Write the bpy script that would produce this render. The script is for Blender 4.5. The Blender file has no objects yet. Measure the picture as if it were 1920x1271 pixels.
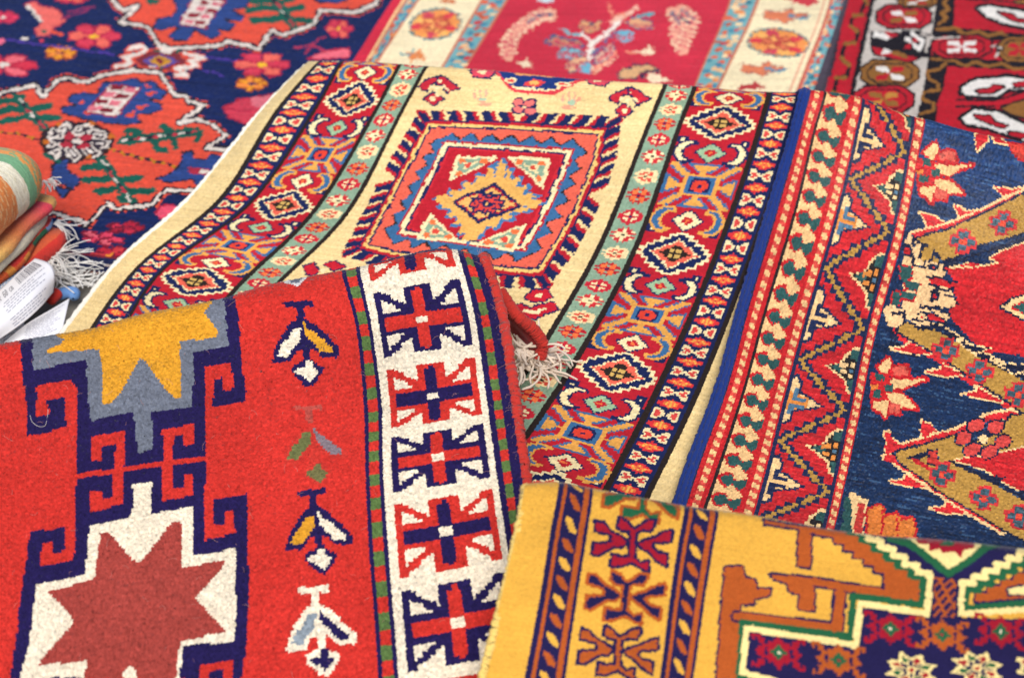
import bpy, math, random
import numpy as np
from mathutils import Vector

rng = np.random.default_rng(11)
random.seed(5)
SC = bpy.context.scene
COL = SC.collection

# ------------------------------------------------------------------ camera
CAM_H, PITCH, FPX, CX, CY = 1.5, math.radians(38.0), 2400.0, 960.0, 635.5
CAM = np.array([0.0, 0.0, CAM_H])
FWD = np.array([0.0, math.cos(PITCH), -math.sin(PITCH)])
UPV = np.array([0.0, math.sin(PITCH), math.cos(PITCH)])
RGT = np.array([1.0, 0.0, 0.0])

def at(x, y, z):
    """point of the place seen at photo pixel (x, y), at height z above the ground"""
    x, y, z = np.broadcast_arrays(np.asarray(x, float), np.asarray(y, float), np.asarray(z, float))
    d = FWD + ((x - CX) / FPX)[..., None] * RGT - ((y - CY) / FPX)[..., None] * UPV
    t = (z - CAM_H) / d[..., 2]
    return CAM + t[..., None] * d

def proj(P):
    q = P - CAM
    w = q @ FWD
    return CX + FPX * (q @ RGT) / w, CY - FPX * (q @ UPV) / w

# ------------------------------------------------------------------ colour
def srgb(h):
    h = h.lstrip('#')
    c = np.array([int(h[i:i + 2], 16) for i in (0, 2, 4)]) / 255.0
    return np.where(c <= 0.04045, c / 12.92, ((c + 0.055) / 1.055) ** 2.4)
ALB = 0.84
def C_(h):
    return np.minimum(srgb(h) * ALB, 0.82)

# ------------------------------------------------------------------ objects
def link(o, parent=None):
    COL.objects.link(o)
    if parent is not None:
        o.parent = parent
    return o

def thing(name, label, cat, loc=(0, 0, 0), group=None):
    o = bpy.data.objects.new(name, None)
    o.empty_display_size = 0.05
    o.location = loc
    link(o)
    o['label'] = label
    o['category'] = cat
    if group:
        o['group'] = group
    return o

def mesh_obj(name, V, F, mat, parent=None, fcol=None, smooth=True):
    """V (n,3) array in world space, F (m,k) int array or list of faces, fcol (m,3) per-face yarn colour"""
    me = bpy.data.meshes.new(name)
    V = np.asarray(V, np.float32)
    if parent is not None:
        V = V - np.array(parent.location, np.float32)
    if isinstance(F, np.ndarray):
        k = F.shape[1]
        me.vertices.add(len(V)); me.vertices.foreach_set('co', V.ravel())
        me.loops.add(F.size); me.loops.foreach_set('vertex_index', F.astype(np.int32).ravel())
        me.polygons.add(len(F))
        me.polygons.foreach_set('loop_start', np.arange(0, F.size, k, dtype=np.int32))
        me.polygons.foreach_set('loop_total', np.full(len(F), k, np.int32))
        me.update(calc_edges=True)
    else:
        me.from_pydata([tuple(v) for v in V.tolist()], [], F)
    if fcol is not None:
        a = me.attributes.new('Col', 'FLOAT_COLOR', 'FACE')
        c = np.ones((len(fcol), 4), np.float32); c[:, :3] = fcol
        a.data.foreach_set('color', c.ravel())
    me.polygons.foreach_set('use_smooth', np.full(len(me.polygons), smooth, bool))
    me.materials.append(mat)
    me.validate()
    o = bpy.data.objects.new(name, me)
    return link(o, parent)

def tubes(paths, radii, sides=5):
    """round strands along polylines -> V, F"""
    V, F = [], []
    n0 = 0
    for path, r in zip(paths, radii):
        P = np.asarray(path, float)
        n = len(P)
        T = np.gradient(P, axis=0)
        T /= np.linalg.norm(T, axis=1)[:, None] + 1e-9
        ref = np.array([0.3, 0.2, 0.93])
        A = np.cross(T, ref); A /= np.linalg.norm(A, axis=1)[:, None] + 1e-9
        B = np.cross(T, A)
        rr = np.broadcast_to(np.asarray(r, float), (n,))
        for k in range(sides):
            a = 2 * math.pi * k / sides
            V.append(P + (math.cos(a) * A + math.sin(a) * B) * rr[:, None])
        i, k = np.meshgrid(np.arange(n - 1), np.arange(sides), indexing='ij')
        k2 = (k + 1) % sides
        F.append(np.stack([n0 + k * n + i, n0 + k * n + i + 1, n0 + k2 * n + i + 1, n0 + k2 * n + i], -1).reshape(-1, 4))
        n0 += sides * n
    return np.concatenate(V), np.concatenate(F)

# ------------------------------------------------------------------ materials
def new_mat(name):
    m = bpy.data.materials.new(name); m.use_nodes = True
    return m, m.node_tree, m.node_tree.nodes['Principled BSDF']

def pile_mat(name, sheen=0.25, rough=0.85, noise=900.0, bump=0.5, spec=0.25, var=0.16):
    """wool pile: yarn colour from the knots, fine fibre noise, sheen"""
    m, nt, b = new_mat(name)
    at_ = nt.nodes.new('ShaderNodeAttribute'); at_.attribute_name = 'Col'
    tc = nt.nodes.new('ShaderNodeTexCoord')
    n1 = nt.nodes.new('ShaderNodeTexNoise'); n1.inputs['Scale'].default_value = noise; n1.inputs['Detail'].default_value = 2
    nt.links.new(tc.outputs['Object'], n1.inputs['Vector'])
    mr = nt.nodes.new('ShaderNodeMapRange')
    mr.inputs['From Min'].default_value = 0.25; mr.inputs['From Max'].default_value = 0.75
    mr.inputs['To Min'].default_value = 1 - var; mr.inputs['To Max'].default_value = 1 + var
    nt.links.new(n1.outputs['Fac'], mr.inputs['Value'])
    mx = nt.nodes.new('ShaderNodeVectorMath'); mx.operation = 'SCALE'
    nt.links.new(at_.outputs['Color'], mx.inputs[0]); nt.links.new(mr.outputs['Result'], mx.inputs['Scale'])
    nt.links.new(mx.outputs[0], b.inputs['Base Color'])
    bp = nt.nodes.new('ShaderNodeBump'); bp.inputs['Strength'].default_value = bump; bp.inputs['Distance'].default_value = 0.002
    nt.links.new(n1.outputs['Fac'], bp.inputs['Height']); nt.links.new(bp.outputs['Normal'], b.inputs['Normal'])
    b.inputs['Roughness'].default_value = rough
    b.inputs['Specular IOR Level'].default_value = spec
    b.inputs['Sheen Weight'].default_value = sheen
    b.inputs['Sheen Roughness'].default_value = 0.4
    return m

def plain_mat(name, col, rough=0.9, noise=600.0, var=0.12, bump=0.3, sheen=0.1):
    m, nt, b = new_mat(name)
    tc = nt.nodes.new('ShaderNodeTexCoord')
    n1 = nt.nodes.new('ShaderNodeTexNoise'); n1.inputs['Scale'].default_value = noise
    nt.links.new(tc.outputs['Object'], n1.inputs['Vector'])
    cr = nt.nodes.new('ShaderNodeMix'); cr.data_type = 'RGBA'
    cr.inputs[6].default_value = (*(col * (1 - var)), 1); cr.inputs[7].default_value = (*np.minimum(col * (1 + var), 0.85), 1)
    nt.links.new(n1.outputs['Fac'], cr.inputs[0]); nt.links.new(cr.outputs[2], b.inputs['Base Color'])
    bp = nt.nodes.new('ShaderNodeBump'); bp.inputs['Strength'].default_value = bump; bp.inputs['Distance'].default_value = 0.001
    nt.links.new(n1.outputs['Fac'], bp.inputs['Height']); nt.links.new(bp.outputs['Normal'], b.inputs['Normal'])
    b.inputs['Roughness'].default_value = rough
    b.inputs['Sheen Weight'].default_value = sheen
    b.inputs['Specular IOR Level'].default_value = 0.2
    return m

# ------------------------------------------------------------------ spline sheets
def wmat(k, t):
    """cubic hermite interpolation weights of samples t over knots k (linear beyond the ends)"""
    k = np.asarray(k, float); t = np.asarray(t, float); n = len(k)
    D = np.zeros((n, n))
    for i in range(n):
        if i == 0:
            D[0, 0] = -1 / (k[1] - k[0]); D[0, 1] = 1 / (k[1] - k[0])
        elif i == n - 1:
            D[i, i - 1] = -1 / (k[i] - k[i - 1]); D[i, i] = 1 / (k[i] - k[i - 1])
        else:
            h0, h1 = k[i] - k[i - 1], k[i + 1] - k[i]
            D[i, i - 1] = -h1 / h0 / (h0 + h1); D[i, i + 1] = h0 / h1 / (h0 + h1)
            D[i, i] = -(D[i, i - 1] + D[i, i + 1])
    W = np.zeros((len(t), n))
    I = np.eye(n)
    j = np.clip(np.searchsorted(k, t, side='right') - 1, 0, n - 2)
    for a, (tt, jj) in enumerate(zip(t, j)):
        h = k[jj + 1] - k[jj]; s = (tt - k[jj]) / h
        if s < 0:
            W[a] = I[0] + (tt - k[0]) * D[0]
        elif s > 1:
            W[a] = I[-1] + (tt - k[-1]) * D[-1]
        else:
            W[a] = ((2 * s**3 - 3 * s**2 + 1) * I[jj] + (s**3 - 2 * s**2 + s) * h * D[jj]
                    + (-2 * s**3 + 3 * s**2) * I[jj + 1] + (s**3 - s**2) * h * D[jj + 1])
    return W

def lin(xs, ys, x):
    """linear interpolation with extrapolation"""
    xs = np.asarray(xs, float); ys = np.asarray(ys, float)
    j = np.clip(np.searchsorted(xs, x) - 1, 0, len(xs) - 2)
    return ys[j] + (ys[j + 1] - ys[j]) * (x - xs[j]) / (xs[j + 1] - xs[j])

def rowline(x, y, s):
    return [(x - 1000, y - 1000 * s), (x + 1000, y + 1000 * s)]

def net(cols, rows, zs, zcol=None):
    """crossings of the rug's lengthwise and crosswise lines, lifted to height -> control points (rows, cols, 3)"""
    out = np.zeros((len(rows), len(cols), 3))
    for j, r in enumerate(rows):
        rx = [p[0] for p in r]; ry = [p[1] for p in r]
        for i, c in enumerate(cols):
            cx = [p[0] for p in c]; cy = [p[1] for p in c]
            y = np.mean(ry); x = 0
            for _ in range(80):
                x = lin(cy, cx, y)
                y = 0.5 * y + 0.5 * lin(rx, ry, x)
            z = zs[j](x) if callable(zs[j]) else zs[j]
            if zcol is not None:
                z = z * zcol[i]
            out[j, i] = at(x, y, z)
    return out

def smooth2(a, n):
    for _ in range(n):
        a = (a + np.roll(a, 1, 0) + np.roll(a, -1, 0) + np.roll(a, 1, 1) + np.roll(a, -1, 1)) / 5
    return a

def smooth_u(a, n):
    k = np.ones(n) / n
    return np.apply_along_axis(lambda r: np.convolve(np.r_[r[-n:], r, r[:n]], k, 'same')[n:-n], 1, a)

class Rug:
    """a knotted rug: a curved sheet of knots, each with a yarn colour"""
    def __init__(s, ctrl, us, vs, nu, nv, sub=2):
        s.ctrl, s.us, s.vs = ctrl, np.asarray(us, float), np.asarray(vs, float)
        s.nu, s.nv, s.sub = nu, nv, sub
        u = s.us[0] + (np.arange(nu) + 0.5) / nu * (s.us[-1] - s.us[0])
        v = s.vs[0] + (np.arange(nv) + 0.5) / nv * (s.vs[-1] - s.vs[0])
        s.U, s.V = np.meshgrid(u, v)
        P = s.eval(u, v)
        s.X, s.Y = proj(P)
        s.col = np.zeros((nv, nu, 3))
        s.clip = np.ones((nv, nu), bool)
        s.z0 = (0, 0)

    def ragged(s, a, n=2):
        for A in ('X', 'Y'):
            q = rng.normal(size=s.X.shape); q = smooth2(q, n) if n else q
            setattr(s, A, getattr(s, A) + a * (1.0 if A == 'X' else .55) * q / (q.std() + 1e-9))
        return s

    def eval(s, u, v):
        return np.einsum('ai,bj,ijk->abk', wmat(s.vs, v), wmat(s.us, u), s.ctrl)

    # ---- painting yarn by knots
    def fill(s, m, c):
        m = m & s.clip
        s.col[m] = C_(c)
    def z(s, ox, oy):
        s.z0 = (ox, oy); return s
    def _px(s, pts):
        return [(s.z0[0] + p[0] / 3.0, s.z0[1] + p[1] / 3.0) for p in pts]
    def inpoly(s, pts, X=None, Y=None):
        X = s.X if X is None else X; Y = s.Y if Y is None else Y
        P = np.asarray(pts, float)
        m = np.zeros(X.shape, bool)
        bb = (X >= P[:, 0].min()) & (X <= P[:, 0].max()) & (Y >= P[:, 1].min()) & (Y <= P[:, 1].max())
        x, y = X[bb], Y[bb]
        r = np.zeros(x.shape, bool)
        n = len(P)
        for i in range(n):
            x0, y0 = P[i]; x1, y1 = P[(i + 1) % n]
            if y0 == y1: continue
            c = ((y0 > y) != (y1 > y)) & (x < (x1 - x0) * (y - y0) / (y1 - y0) + x0)
            r ^= c
        m[bb] = r
        return m
    def near(s, pts, w, closed=False, X=None, Y=None):
        X = s.X if X is None else X; Y = s.Y if Y is None else Y
        P = np.asarray(pts, float)
        if closed: P = np.vstack([P, P[:1]])
        m = np.zeros(X.shape, bool)
        bb = (X >= P[:, 0].min() - w) & (X <= P[:, 0].max() + w) & (Y >= P[:, 1].min() - w) & (Y <= P[:, 1].max() + w)
        x, y = X[bb], Y[bb]
        best = np.full(x.shape, 1e9)
        for (x0, y0), (x1, y1) in zip(P[:-1], P[1:]):
            dx, dy = x1 - x0, y1 - y0
            t = np.clip(((x - x0) * dx + (y - y0) * dy) / (dx * dx + dy * dy + 1e-9), 0, 1)
            best = np.minimum(best, (x - x0 - t * dx)**2 + (y - y0 - t * dy)**2)
        m[bb] = best <= w * w
        return m
    def poly(s, pts, c, out=None, w=8):
        q = s._px(pts)
        m = s.inpoly(q)
        if out: s.fill(m | s.near(q, w / 3.0, True), out)
        s.fill(m, c)
    def line(s, pts, c, w, closed=False):
        s.fill(s.near(s._px(pts), w / 6.0, closed), c)
    def dash(s, pts, cs, w, step):
        """line of alternating colours"""
        q = np.asarray(s._px(pts), float)
        L = np.r_[0, np.cumsum(np.linalg.norm(np.diff(q, axis=0), axis=1))]
        n = max(2, int(L[-1] / (step / 3.0)))
        t = np.linspace(0, L[-1], n + 1)
        xs = np.interp(t, L, q[:, 0]); ys = np.interp(t, L, q[:, 1])
        for i in range(n):
            s.fill(s.near([(xs[i], ys[i]), (xs[i + 1], ys[i + 1])], w / 6.0), cs[i % len(cs)])
    def ell(s, x, y, rx, ry, c, rot=0.0, out=None, w=8):
        a = np.linspace(0, 2 * math.pi, 18)[:-1]; k = math.radians(rot)
        pts = [(x + rx * math.cos(t) * math.cos(k) - ry * math.sin(t) * math.sin(k),
                y + rx * math.cos(t) * math.sin(k) + ry * math.sin(t) * math.cos(k)) for t in a]
        s.poly(pts, c, out, w)
    def flower(s, x, y, rx, ry, cs, cc, n=6, rot=0.0, out=None, sq=0.42, a0=0.0):
        """rosette of n petals in an ellipse"""
        k = math.radians(rot)
        q = []
        for i in range(n):
            t = a0 + 2 * math.pi * i / n
            pts = []
            for rr, dt in ((0.12, 0), (0.75, -sq), (1.0, -sq * 0.45), (1.0, sq * 0.45), (0.75, sq)):
                ex, ey = rr * math.cos(t + dt) * rx, rr * math.sin(t + dt) * ry
                pts.append((x + ex * math.cos(k) - ey * math.sin(k), y + ex * math.sin(k) + ey * math.cos(k)))
            q.append(pts)
        if out:
            for p in q: s.poly(p, out, out, 9)
        for i, p in enumerate(q): s.poly(p, cs[i % len(cs)])
        if cc: s.ell(x, y, rx * 0.2, ry * 0.2, cc, rot)
    def band(s, u0, u1, c, v0=-99, v1=99):
        s.fill((s.U >= u0) & (s.U < u1) & (s.V >= v0) & (s.V < v1), c)
    def uvpoly(s, pts, c):
        s.fill(s.inpoly(pts, s.U, s.V), c)
    def stamp(s, bm, uc, vc, hu, hv, pal, shear=0.0, flip=False):
        """a motif drawn knot by knot (rows of letters), centred at (uc, vc) with half sizes hu, hv"""
        h, w = len(bm), max(len(r) for r in bm)
        a = (s.U - uc) / hu; b = (s.V - vc - shear * (s.U - uc)) / hv
        if flip: a = -a
        m = (np.abs(a) < 1) & (np.abs(b) < 1)
        ii = ((b[m] + 1) / 2 * h).astype(int).clip(0, h - 1); jj = ((a[m] + 1) / 2 * w).astype(int).clip(0, w - 1)
        ch = np.array([list(r.ljust(w, '.')) for r in bm])[ii, jj]
        sub = s.col[m]; ok = s.clip[m]
        for k_, c in pal.items():
            sub[(ch == k_) & ok] = C_(c)
        s.col[m] = sub
    def frame(s, P, iters=25):
        """local coordinates of a patch given by 3x3 photo points (rows top to bottom) -> S, T"""
        P = np.asarray(P, float).reshape(3, 3, 2)
        S = np.full(s.X.shape, 0.5); T = np.full(s.X.shape, 0.5)
        def B(t): return np.stack([2 * (t - .5) * (t - 1), -4 * t * (t - 1), 2 * t * (t - .5)], -1)
        def dB(t): return np.stack([4 * t - 3, -8 * t + 4, 4 * t - 1], -1)
        for _ in range(iters):
            bs, bt = B(S), B(T); ds, dt = dB(S), dB(T)
            F = np.einsum('abi,abj,ijk->abk', bt, bs, P)
            Fs = np.einsum('abi,abj,ijk->abk', bt, ds, P); Ft = np.einsum('abi,abj,ijk->abk', dt, bs, P)
            ex, ey = s.X - F[..., 0], s.Y - F[..., 1]
            det = Fs[..., 0] * Ft[..., 1] - Fs[..., 1] * Ft[..., 0]
            det = np.where(np.abs(det) < 1e-3, 1e-3, det)
            S = np.clip(S + (ex * Ft[..., 1] - ey * Ft[..., 0]) / det, -.6, 1.6)
            T = np.clip(T + (Fs[..., 0] * ey - Fs[..., 1] * ex) / det, -.6, 1.6)
        return S, T

    # ---- building
    def build(s, parent, mat, amp=0.0012, jit=0.28, yarn=0.07, abr=0.05, rough=0.0006, knotted=1.0, thick=0.009, back_mat=None, lump=0.004, streak=None):
        k = s.sub
        NU, NV = s.nu * k, s.nv * k
        u = s.us[0] + np.arange(NU + 1) / NU * (s.us[-1] - s.us[0])
        v = s.vs[0] + np.arange(NV + 1) / NV * (s.vs[-1] - s.vs[0])
        P = s.eval(u, v)
        Tu = np.gradient(P, axis=1); Tv = np.gradient(P, axis=0)
        N = np.cross(Tu, Tv); N /= np.linalg.norm(N, axis=2)[..., None] + 1e-12
        mid = (s.nv * k * 3 // 4, s.nu * k // 2)
        if N[mid] @ (CAM - P[mid]) < 0: N = -N
        s.P, s.N = P.copy(), N
        # soft unevenness of a cloth lying loose
        lu = smooth2(rng.normal(size=(12, 14)), 1)
        Wv = wmat(np.arange(12), np.linspace(0, 11, NV + 1)); Wu = wmat(np.arange(14), np.linspace(0, 13, NU + 1))
        P = P + N * (lump * (Wv @ lu @ Wu.T))[..., None]
        s.P0 = P.copy()
        # knots: raised middles, low gaps, uneven heights
        iu = (np.arange(NU + 1) % k != 0); iv = (np.arange(NV + 1) % k != 0)
        kn = (iu[None, :] * 0.5 + iv[:, None] * 0.5)
        kr = rng.normal(size=(s.nv + 1, s.nu + 1))
        kr = np.repeat(np.repeat(kr, k, 0), k, 1)[:NV + 1, :NU + 1]
        h = amp * (kn - 0.5) * knotted + rough * (kr * 0.6 + rng.normal(size=(NV + 1, NU + 1)))
        J = rng.normal(size=(NV + 1, NU + 1, 2)) * jit
        edge = np.ones((NV + 1, NU + 1)); edge[0] = edge[-1] = 0; edge[:, 0] = edge[:, -1] = 0
        P = P + N * h[..., None] + (Tu * J[..., :1] + Tv * J[..., 1:]) * edge[..., None]
        i, j = np.meshgrid(np.arange(NV), np.arange(NU), indexing='ij')
        a = i * (NU + 1) + j
        F = np.stack([a, a + 1, a + NU + 2, a + NU + 1], -1).reshape(-1, 4)
        if np.cross(P[mid[0], mid[1] + 1] - P[mid], P[mid[0] + 1, mid[1]] - P[mid]) @ N[mid] < 0:
            F = F[:, ::-1]
        c = s.col * (1 + yarn * rng.normal(size=(s.nv, s.nu, 1)))
        ab = smooth_u(rng.normal(size=(s.nv, s.nu)), 31) * 3
        lum = c.mean(axis=2, keepdims=True)
        c = c * (1 + abr * ab[..., None] + abr * rng.normal(size=(s.nv, 1, 1)))
        mo = smooth2(rng.normal(size=(24, 24)), 1)
        c = c * (1 + .09 * (wmat(np.arange(24), np.linspace(0, 23, s.nv)) @ mo @ wmat(np.arange(24), np.linspace(0, 23, s.nu)).T))[..., None]
        if streak is not None: c = streak(c, ab)
        fc = np.repeat(np.repeat(c, k, 0), k, 1).clip(0.004, 0.88)
        o = mesh_obj('pile', P.reshape(-1, 3), F, mat, parent, fc.reshape(-1, 3))
        if back_mat is not None:
            st = 6
            iu_ = sorted(set(list(range(0, NU + 1, st)) + [NU])); iv_ = sorted(set(list(range(0, NV + 1, st)) + [NV]))
            T0 = (s.P0 - N * 0.0035)[np.ix_(iv_, iu_)]; B0 = (s.P0 - N * thick)[np.ix_(iv_, iu_)]
            n, m_ = T0.shape[:2]
            V = np.concatenate([T0.reshape(-1, 3), B0.reshape(-1, 3)])
            i, j = np.meshgrid(np.arange(n - 1), np.arange(m_ - 1), indexing='ij')
            a = i * m_ + j
            f1 = np.stack([a, a + 1, a + m_ + 1, a + m_], -1).reshape(-1, 4)
            f2 = f1[:, ::-1] + n * m_
            per = [(0, x) for x in range(m_)] + [(y, m_ - 1) for y in range(1, n)] + [(n - 1, x) for x in range(m_ - 2, -1, -1)] + [(y, 0) for y in range(n - 2, 0, -1)]
            pi = np.array([y * m_ + x for y, x in per]); pj = np.roll(pi, -1)
            f3 = np.stack([pi, pi + n * m_, pj + n * m_, pj], -1)
            mesh_obj('backing', V, np.concatenate([f1, f2, f3]), back_mat, parent)
        return o
    def edge_path(s, u, v0, v1, n, off=0.0):
        """points along the rug at constant u, lifted by off"""
        v = np.linspace(v0, v1, n)
        d = (s.us[-1] - s.us[0]) * 1e-3
        P = s.eval(np.array([u - d, u, u + d]), v)
        Tu = P[:, 2] - P[:, 0]; Tv = np.gradient(P[:, 1], axis=0)
        N = np.cross(Tu, Tv); N /= np.linalg.norm(N, axis=1)[:, None]
        if N[-2] @ (CAM - P[-2, 1]) < 0: N = -N
        Tu /= np.linalg.norm(Tu, axis=1)[:, None]
        return P[:, 1] + N * off, Tu, N

def back_rows(first, steps):
    """rows behind the fold, as offsets (back, up) from the silhouette row"""
    return [first + np.array([0, a, b]) for a, b in steps]
# ================================================================== red star rug, folded over, in front
RZ = dict(J=(0, 440), K=(0, 847), L=(440, 440), M=(440, 847))
sil = [(-220, 692), (0, 641), (100, 614), (170, 600), (300, 579), (430, 557), (560, 529), (650, 507), (690, 497), (770, 480), (850, 469), (880, 471), (905, 480), (925, 497), (945, 520)]
rows = [sil, rowline(795, 600, -.157), rowline(810, 742, -.157), rowline(815, 857, -.16), rowline(835, 994, -.165), rowline(861, 1167, -.17), rowline(885, 1345, -.17), rowline(900, 1530, -.17)]
zs = [.30, .277, .247, .217, .182, .142, .10, .06]
cols = [[(-150, 400), (-150, 1600)],
        [(437, 540), (440, 557), (455, 640), (460, 740), (463, 925), (463, 1050), (455, 1260), (450, 1500)],
        [(640, 495), (643, 510), (663, 580), (677, 673), (683, 760), (685, 857), (688, 947), (694, 1060), (704, 1180), (711, 1271), (720, 1500)],
        [(674, 490), (677, 503), (693, 587), (709, 680), (717, 767), (718, 857), (722, 947), (731, 1060), (741, 1180), (748, 1271), (765, 1500)],
        [(852, 455), (860, 470), (883, 547), (900, 633), (911, 723), (921, 807), (931, 867), (943, 957), (955, 1047), (968, 1130), (983, 1271), (1010, 1500)],
        [(896, 470), (905, 485), (925, 547), (940, 613), (953, 700), (963, 780), (972, 850), (978, 900), (992, 1000), (1006, 1130), (1025, 1271), (1050, 1500)]]
us = [0, 118, 158, 165, 202, 211]
C = net(cols, rows, zs)
bk = [(.016, -.012), (.026, -.032), (.02, -.056), (-.02, -.078), (-.20, -.11)]
C = np.concatenate([np.stack(back_rows(C[0], bk[::-1])), C])
vs = [-2.9, -1.85, -1.5, -1.3, -1.13, -1, 0, 1, 2, 3, 4, 5, 6]
R = Rug(C, us, vs, 270, 330)
RED, NAV, GRY, GLD, CRM, RST, GRN = 'c8332b', '241c4c', '6f7480', 'd8982c', 'ebdcc2', 'a2423a', '5a7440'
R.fill(R.V > -99, RED)
R.clip = R.V > -1.25
Z = RZ
# upper medallion: navy body
R.z(*Z['J'])
R.poly([(100, 540), (112, 600), (120, 760), (140, 900), (150, 1000), (150, 1130), (370, 1080), (360, 920), (280, 950), (285, 1000), (200, 1020), (205, 840), (390, 810), (430, 860), (420, 960), (440, 1271), (1160, 1271), (1160, 1000), (1145, 745), (1300, 715), (1315, 860), (1260, 885), (1250, 800), (1200, 815), (1195, 970), (1375, 940), (1385, 880), (1365, 760), (1345, 500), (1310, 330), (1300, 260)], NAV)
R.poly([(440, 740), (480, 725), (520, 1100), (520, 1271), (440, 1271), (420, 950)], NAV)
R.poly([(200, 842), (390, 806), (432, 858), (430, 960), (440, 1271), (380, 1075), (358, 905), (275, 925), (285, 1000), (215, 1020)], RED)
R.poly([(255, 925), (358, 905), (372, 1075), (150, 1128), (150, 1030), (215, 1018), (285, 1000)], NAV)
R.poly([(180, 520), (178, 640), (185, 755), (480, 700), (490, 860), (508, 1030), (520, 1050), (755, 1010), (780, 1235), (858, 1215), (855, 1000), (1085, 975), (1085, 655), (1285, 630), (1272, 470), (1250, 340), (1240, 280)], GRY)
R.poly([(285, 545), (355, 575), (345, 605), (255, 640), (262, 665), (330, 655), (545, 638), (568, 700), (580, 870), (572, 955), (632, 948), (690, 880), (785, 695), (825, 720), (885, 810), (915, 850), (985, 925), (1025, 918), (1010, 600), (1210, 578), (1232, 550), (1150, 440), (1200, 370), (1190, 250), (280, 400)], GLD)
# hooks below it
R.poly([(915, 1108), (1092, 1065), (1095, 1180), (1040, 1198), (1035, 1130), (978, 1140), (978, 1275), (922, 1275)], RED)
R.poly([(517, 1146), (712, 1115), (712, 1275), (655, 1275), (655, 1190), (578, 1200), (578, 1275), (520, 1275)], RED)
R.z(*Z['K'])
R.poly([(440, -60), (1160, -60), (1160, 60), (1155, 180), (1143, 180), (1150, 490), (1320, 442), (1315, 318), (1265, 330), (1262, 395), (1200, 400), (1195, 270), (1387, 228), (1395, 450), (1395, 700), (1385, 1100), (1355, 1275), (50, 1275), (90, 1000), (110, 830), (130, 700), (150, 560), (160, 440), (362, 423), (358, 545), (295, 565), (290, 500), (232, 506), (220, 638), (410, 608), (418, 560), (430, 170)], NAV)
R.z(*Z['J'])
R.poly([(915, 1108), (1092, 1065), (1095, 1180), (1040, 1198), (1035, 1130), (978, 1140), (978, 1275), (922, 1275)], RED)
R.poly([(517, 1146), (712, 1115), (712, 1275), (655, 1275), (655, 1190), (578, 1200), (578, 1275), (520, 1275)], RED)
R.poly([(755, 1010), (780, 1240), (858, 1218), (855, 1000)], GRY)
R.z(*Z['K'])
R.poly([(520, -60), (575, -60), (578, 58), (522, 62)], RED)
R.poly([(655, -60), (712, -60), (700, 110), (650, 120)], RED)
R.poly([(920, -60), (978, -60), (975, 70), (930, 85)], RED)
R.line([(415, 145), (700, 112), (930, 78), (1165, 35)], RED, 28)
R.poly([(640, 130), (702, 120), (695, 302), (510, 348), (505, 225), (572, 225), (575, 275), (640, 262)], RED)
R.poly([(908, 95), (972, 82), (972, 205), (1030, 200), (1035, 135), (1090, 122), (1092, 238), (920, 285)], RED)
R.poly([(750, 198), (862, 176), (850, 362), (1082, 303), (1087, 577), (1322, 530), (1325, 1000), (1310, 1062), (1025, 1088), (1010, 1275), (480, 1275), (480, 1262), (280, 1262), (280, 1275), (105, 1275), (165, 1050), (200, 735), (485, 690), (490, 530), (508, 415), (735, 383), (758, 320)], CRM)
R.poly([(568, 465), (616, 458), (755, 622), (802, 625), (965, 400), (1027, 396), (1026, 650), (1257, 598), (1250, 640), (1100, 820), (1270, 1000), (1015, 1070), (985, 1275), (778, 1275), (740, 1192), (688, 1250), (688, 1275), (470, 1275), (490, 1168), (203, 1202), (250, 1140), (415, 960), (400, 920), (262, 778), (430, 740), (530, 725)], RST)
R.poly([(1060, 1130), (1300, 1080), (1385, 1090), (1350, 1275), (1045, 1275)], NAV)
R.poly([(1118, 1190), (1312, 1158), (1315, 1275), (1258, 1275), (1258, 1220), (1180, 1235), (1175, 1275), (1118, 1275)], RED)

# the small leaf motifs in the field
def leaf(dx, dy, o, l, r, b, k=1.0, faded=False, flip=False):
    def q(pts):
        p = [((x - 357) * k, (y - 390) * k) for x, y in pts]
        if flip: p = [(-x + y * 0.02, y - x * -0.1) for x, y in p]
        return [(dx + x, dy + y) for x, y in p]
    if not faded:
        R.poly(q([(270, 385), (445, 375), (440, 408), (292, 416)]), o)
        R.poly(q([(348, 405), (390, 400), (395, 520), (352, 520)]), o)
        R.poly(q([(320, 490), (390, 470), (440, 500), (520, 570), (590, 640), (582, 690), (490, 690), (450, 650), (420, 640), (425, 700), (505, 750), (470, 810), (430, 858), (395, 850), (325, 780), (315, 745), (385, 710), (380, 650), (345, 655), (312, 715), (213, 722), (222, 650), (260, 585)]), o)
    else:
        R.poly(q([(225, 650), (290, 560), (360, 500), (400, 500), (470, 560), (590, 650), (580, 690), (500, 690), (430, 640), (440, 720), (500, 760), (420, 850), (330, 770), (370, 700), (340, 650), (300, 715), (215, 715)]), 'c2372e')
        R.poly(q([(270, 385), (445, 375), (440, 400), (292, 406)]), o)
        R.poly(q([(345, 405), (380, 400), (385, 480), (352, 480)]), o)
    R.poly(q([(325, 530), (372, 525), (368, 600), (335, 640), (295, 688), (236, 682), (270, 610), (300, 590)]), l)
    R.poly(q([(383, 485), (410, 530), (470, 570), (552, 640), (546, 662), (485, 662), (440, 610), (402, 570)]), r)
    R.poly(q([(398, 712), (436, 712), (438, 752), (472, 765), (460, 792), (425, 830), (390, 800), (340, 778), (348, 755), (395, 748)]), b)
R.z(*Z['L'])
R.poly([(245, 280), (300, 262), (412, 245), (395, 270), (350, 302), (290, 290)], 'ded8d2')
R.poly([(300, 268), (390, 248), (360, 285), (320, 285)], GRY)
leaf(357, 392, NAV, CRM, GLD, CRM)
leaf(412, 972, 'ac4a40', '6a6e42', '82747a', '6e6a42', .98, True)
R.z(*Z['M'])
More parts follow.
